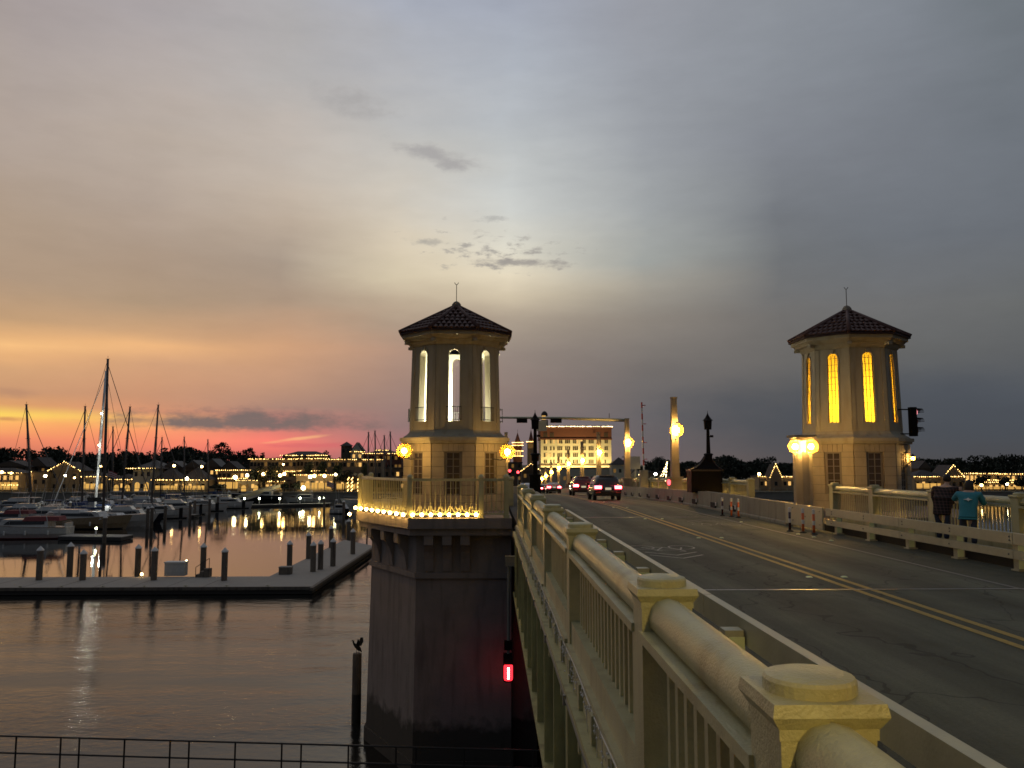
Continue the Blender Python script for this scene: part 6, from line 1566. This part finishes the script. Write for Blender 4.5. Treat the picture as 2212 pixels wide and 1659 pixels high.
# spires
def spire(px, ptip, peave, w, Y, label, wall, rings, belfry=False):
    t, e = at(px, ptip, Y), at(px, peave, Y); hw = w / 2 * Y / FPX
    g = thing('church_tower', label, 'tower', (t.x, Y, LZ)); c = (t.x, Y)
    MB().prism(octp(hw * 2, c), LZ, e.z).build('shaft', wall, g)
    MB().prism(octp(hw * 1.5, c), e.z, t.z, [(t.x + .02 * math.cos(a), Y + .02 * math.sin(a)) for a in [math.pi/8 + k_*math.pi/4 for k_ in range(8)]]).build('spire', 'roof_red', g)
    MB().tube([(t.x, Y, t.z - .3), (t.x, Y, t.z + 1.2)], .06, 5).build('finial', 'iron', g)
    for py in rings:
        z = at(px, py, Y).z; mb = MB(); mb.prism(octp(hw * 2.2, c), z - .2, z); mb.build('ledge', wall, g)
        sb = MB()
        for i in range(14):
            a = math.pi + math.pi * i / 13; sb.octa((t.x + hw * 1.2 * math.cos(a), Y + hw * 1.2 * math.sin(a), z + .15), .16)
        sb.build('light_string', 'far_bulb', g)
    for i in (-1, 0, 1):
        z = e.z - 1.6 if belfry else e.z - 4.2
        MB().box(t.x + i * hw * .55 - .28, t.x + i * hw * .55 + .28, Y - hw - .08, Y - hw + .02, z - 1.0, z + 1.0).build('opening', 'window_dim' if belfry else 'window_lit', g)
    return g
spire(1095, 950, 972, 15, 345, 'leftmost red spire with rings of lights, behind the globe lantern', 'wall_red', (972, 984))
spire(1118, 934, 957, 19, 345, 'middle pointed spire with three rings of lights', 'wall_red', (957, 963, 975, 986))
spire(1147, 928, 955, 16, 350, 'pale bell tower with dark pyramid roof beside the black lantern post', 'wall_cream', (955,), True)
p = at(1176, 888, 420)
g = thing('cupola', 'small domed cupola with glowing base above the floodlit block', 'cupola', (p.x, 420, LZ))
hw = 1.7; zt = p.z
MB().box(p.x - hw, p.x + hw, 418, 422, LZ, zt - 4.6).build('shaft', 'wall_cream', g)
MB().box(p.x - hw * .8, p.x + hw * .3, 417.9, 420, zt - 4.4, zt - 2.4).build('lit_base', 'shop_lit', g)
MB().lathe([(hw * .9, -2.6), (hw * 1.0, -2.2), (hw * .9, -1.2), (hw * .5, -.3), (.05, 0)], 12, (p.x, 420, zt)).build('dome', 'roof_dark', g, smooth=True)
# right-hand shore
building(1640, 1730, 1030, S + 20, 'long low building with a line of lights left of the right tower', 'wall_cream', 'flat', cols=9, floors=1, lit=.4, strings=('eave',))
building(1664, 1688, 1030, S + 16, 'tiny steep gable outlined in lights beyond the right lamp pillar', 'wall_tan', 'gable', 4.2, cols=1, floors=1, lit=.0, strings=('gable',), over=.1, depth=6)
building(1975, 2040, 1030, S + 12, 'lit low house right of the right tower', 'wall_cream', 'hip', 2.2, cols=5, floors=1, lit=.6, strings=('eave', 'shop'))
building(2038, 2082, 1030, S + 10, 'gabled house outlined in lights above the plaid shirt', 'wall_tan', 'gable', 3.8, cols=3, floors=1, lit=.2, strings=('gable', 'eave'), over=.2)
building(2085, 2150, 1023, S + 20, 'long house with two lines of lights above the teal top', 'wall_cream', 'flat', cols=7, floors=2, lit=.5, strings=('eave', 'mid', 'shop'))
building(2150, 2260, 1024, S + 22, 'long bright building with two lines of lights at the right edge', 'wall_cream', 'flat', cols=10, floors=2, lit=.5, strings=('eave', 'mid', 'shop'))
building(2095, 2300, 1042, S + 6, 'brightly lit waterfront arcade at the right edge', 'wall_cream', 'flat', cols=16, floors=1, lit=.8, strings=('eave', 'shop'))
building(1730, 1980, 1036, S + 25, 'dark low waterfront building behind the right tower', 'wall_brown', 'flat', cols=12, floors=1, lit=.1, strings=())
building(1985, 2010, 1012, S + 60, 'dark gabled roof just right of the right tower', 'wall_brown', 'gable', 3.0, cols=2, floors=2, lit=.0, strings=())
for i, (px, py, m) in enumerate(((1416, 1024, 'dock_globe'), (1640, 1024, 'street_globe'), (2120, 1048, 'street_globe'), (2175, 1045, 'white_globe'), (1630, 968, 'white_globe'))):
    if i == 4: continue
    Y = S + 4; p = at(px, py, Y); g = thing('promenade_lamp', '%s glowing lamp from the left on the right-hand shore' % ORD[i], 'street lamp', (p.x, Y, LZ), 0, 'lamps on the right-hand shore')
    MB().tube([(p.x, Y, LZ), (p.x, Y, p.z)], .07, 6).build('pole', 'iron', g); MB().ball(tuple(p), .45, 10, 6).build('globe', m, g, smooth=True)
# cone-shaped tree of lights
p0, p1 = at(1436, 1032, S + 8), at(1441, 1000, S + 8)
g = thing('light_tree', 'leaning strand tree of white lights beyond the railing', 'light tree', (p0.x, S + 8, LZ))
MB().tube([(p0.x, S + 8.2, LZ), tuple(p1)], .08, 6).build('pole', 'iron', g)
for dx in (-2.0, -1.0, .2): MB().strand((p0.x + dx, S + 8, p0.z - 1), tuple(p1), .6, .2).build('light_string', 'far_bulb_white', g)

# ================================================================== trees
def leaves(mb, c, rx, ry, rz, n, s, rnd, hollow=.35):
    for _ in range(n):
        while True:
            p = Vector((rnd.uniform(-1, 1), rnd.uniform(-1, 1), rnd.uniform(-1, 1)))
            if hollow < p.length < 1: break
        q_ = Vector((c[0] + p.x * rx, c[1] + p.y * ry, c[2] + p.z * rz)); e = s * rnd.uniform(.5, 1.3)
        a = Vector((rnd.gauss(0, 1), rnd.gauss(0, 1), rnd.gauss(0, .6))).normalized(); b = a.orthogonal().normalized()
        b = (Matrix.Rotation(rnd.random() * 6.28, 3, a) @ b); d = a.cross(b)
        mb.add([q_ - b * e, q_ + d * e * .6, q_ + b * e, q_ - d * e * .6], [(0,1,2,3)])
def tree(px, ptop, w, Y, label, kind='round', m='leaf', group=None, name='tree'):
    t = at(px, ptop, Y); H = t.z - LZ; W = w * Y / FPX; rnd = random.Random(int(px * 13 + ptop))
    g = thing(name, label, 'tree', (t.x, Y, LZ), 0, group); tr = MB(); cr = MB()
    if kind == 'pine':
        tr.tube([(0, 0, 0), (.2, 0, H * .4), (-.1, 0, H * .72), (.1, 0, H * .95)], [.32, .26, .2, .08], 7)
        for i in range(12):
            a = i * 2.4; z = H * (.66 + .3 * (i / 11)); r = W / 2 * (1 - .55 * (i / 11)) * rnd.uniform(.75, 1)
            e = (r * math.cos(a), r * math.sin(a) * .8, z + .5)
            tr.tube([(0, 0, z - H * .09), (e[0] * .6, e[1] * .6, z), e], [.1, .07, .04], 5); leaves(cr, e, W * .17, W * .15, H * .03 + .25, 70, .34, rnd, 0)
        leaves(cr, (0, 0, H * .96), W * .22, W * .2, H * .035, 90, .34, rnd, 0)
    elif kind == 'palm':
        tr.tube([(0, 0, 0), (.3, 0, H * .5), (.1, 0, H * .86)], [.25, .2, .2], 7)
        for i in range(22):
            a = i * 2.399; up = rnd.uniform(-.2, .9); r = W / 2; pts = [Vector((r * t_ * math.cos(a), r * t_ * math.sin(a), H * .86 + r * (up * t_ - .75 * t_ * t_))) for t_ in (0, .35, .7, 1)]
            for u, v in zip(pts, pts[1:]):
                d = (v - u); s_ = Vector((-d.y, d.x, 0)).normalized() * .28
                cr.add([u - s_, v - s_ * .7 + Vector((0, 0, -.1)), v, u], [(0,1,2,3)]); cr.add([u, v, v + s_ * .7 + Vector((0, 0, -.1)), u + s_], [(0,1,2,3)])
    else:
        tr.tube([(0, 0, 0), (.1, 0, H * .3), (0, 0, H * .7)], [.28, .22, .1], 7)
        for i in range(6):
            a = i * 1.05 + rnd.random(); tr.tube([(0, 0, H * (.28 + .05 * i)), (W * .28 * math.cos(a), W * .28 * math.sin(a), H * (.5 + .06 * i))], [.11, .04], 5)
            leaves(cr, (W * .26 * math.cos(a), W * .26 * math.sin(a), H * (.48 + .07 * i)), W * .26, W * .26, H * .17, 70, .38, rnd, .2)
        leaves(cr, (0, 0, H * .72), W * .34, W * .34, H * .27, 130, .38, rnd, .3)
    tr.build('trunk', 'bark', g, local=True); cr.build('crown', m, g, local=True)
    return g
tree(478, 958, 50, 330, 'umbrella-shaped pine standing out against the sunset', 'pine', 'leaf_dark', name='pine_tree')
tree(537, 970, 36, 335, 'lower flat-topped pine right of the umbrella pine', 'pine', 'leaf_dark', name='pine_tree')
tree(1421, 980, 34, 320, 'palm tree behind the raised gate arm', 'palm', 'leaf_dark', name='palm_tree')
tree(657, 976, 16, 330, 'slim dark tree above the rear hotel wing', 'round', 'leaf_dark')
tree(702, 972, 22, 325, 'taller dark tree left of the belvedere', 'round', 'leaf_dark')
tree(566, 976, 12, 335, 'narrow dark cypress right of the flat-topped pine', 'round', 'leaf_dark')
for px, pt, w, lb in ((667, 997, 22, 'first small round tree from the left before the hotel wing'), (697, 995, 24, 'second small round tree from the left before the hotel wing'), (729, 998, 22, 'third small round tree from the left before the hotel wing'), (790, 1000, 20, 'small round tree before the hotel wing nearest the left lantern')):
    tree(px, pt, w, S + 17, lb, group='round trees before the hotel wing')
for px, pt, w, lb in ((590, 1002, 48, 'broad dark tree in front of the left half of the hotel'), (560, 1006, 34, 'dark tree over the yellow restaurant'), (745, 1014, 46, 'dark spreading tree beside the restaurant terrace'), (640, 1042, 22, 'dark shrub-like tree left of the greenish lamp'), (615, 1044, 22, 'dark shrub-like tree behind the gangway'), (470, 1046, 40, 'low dark tree left of the lower restaurant')):
    tree(px, pt, w, S + 5.5, lb, 'round', 'leaf_dark')
for px, pt, w, lb in ((2118, 1026, 30, 'dark round tree above the teal top'), (2170, 1030, 20, 'small dark tree right of the teal top'), (2206, 1030, 30, 'dark tree at the right edge of the picture'), (1305, 1040, 36, 'low dark bush below the floodlit block'), (1270, 1040, 30, 'dark bush left of the low one below the floodlit block'), (1345, 1050, 40, 'dark bush below the white hipped house')):
    tree(px, pt, w, S + 4, lb, 'round', 'leaf_dark')
tree(1350, 984, 44, 322, 'dark tree between the floodlit block and the gate arm', 'round', 'leaf_dark')
tree(1720, 985, 16, 420, 'pointed dark conifer on the skyline right of the peaked cabinet', 'round', 'leaf_dark')
# trunks wound with lights
for i, px in enumerate((752, 760, 774, 788)):
    p0, p1 = at(px, 1054, S + 4.5), at(px, 1030, S + 4.5); g = thing('lit_palm_trunk', '%s light-wound trunk from the left by the restaurant terrace' % ORD[i], 'tree', (p0.x, S + 4.5, LZ), 0, 'light-wound trunks')
    MB().tube([(p0.x, S + 4.6, LZ), (p0.x, S + 4.6, p1.z)], .16, 7).build('trunk', 'bark', g)
    mb = MB()
    for k_ in range(30): mb.octa((p0.x + .2 * math.cos(k_ * .9), S + 4.6 + .2 * math.sin(k_ * .9), LZ + (p1.z - LZ) * k_ / 30), .13)
    mb.build('light_string', 'far_bulb', g)
# far woods: one mass of crowns on either side
rnd = random.Random(21); wd = MB()
for i in range(300):
    side = i % 2
    px = rnd.uniform(-500, 560) if side == 0 else rnd.uniform(1330, 2700)
    Y = rnd.uniform(390, 470)
    base = 980 if side == 0 else (1000 if px < 1800 else 996)
    hump = 10 * math.sin(px * .021) + 6 * math.sin(px * .053 + 1)
    t = at(px, base - 6 - hump * .6 + rnd.uniform(-6, 10), Y); H = t.z - LZ
    W = rnd.uniform(5, 8)
    leaves(wd, (t.x, Y, LZ + H * .55), W, W, H * .45, 170, .95, rnd, .3)
    for _ in range(3): leaves(wd, (t.x + rnd.uniform(-W, W) * .6, Y, LZ + H * rnd.uniform(.7, .92)), W * .4, W * .4, H * .12, 40, .7, rnd, 0)
    wd.box(t.x - .3, t.x + .3, Y - .3, Y + .3, LZ, LZ + H * .6)
for i in range(60):
    px = rnd.uniform(540, 1130); Y = rnd.uniform(400, 470); t = at(px, 990 + rnd.uniform(-4, 6), Y); H = t.z - LZ
    leaves(wd, (t.x, Y, LZ + H * .55), 6, 6, H * .45, 120, 1.0, rnd, .3)
o = wd.build('far_wood', 'leaf_dark'); o['kind'] = 'stuff'; o['label'] = 'dark far wood along the skyline behind the town'
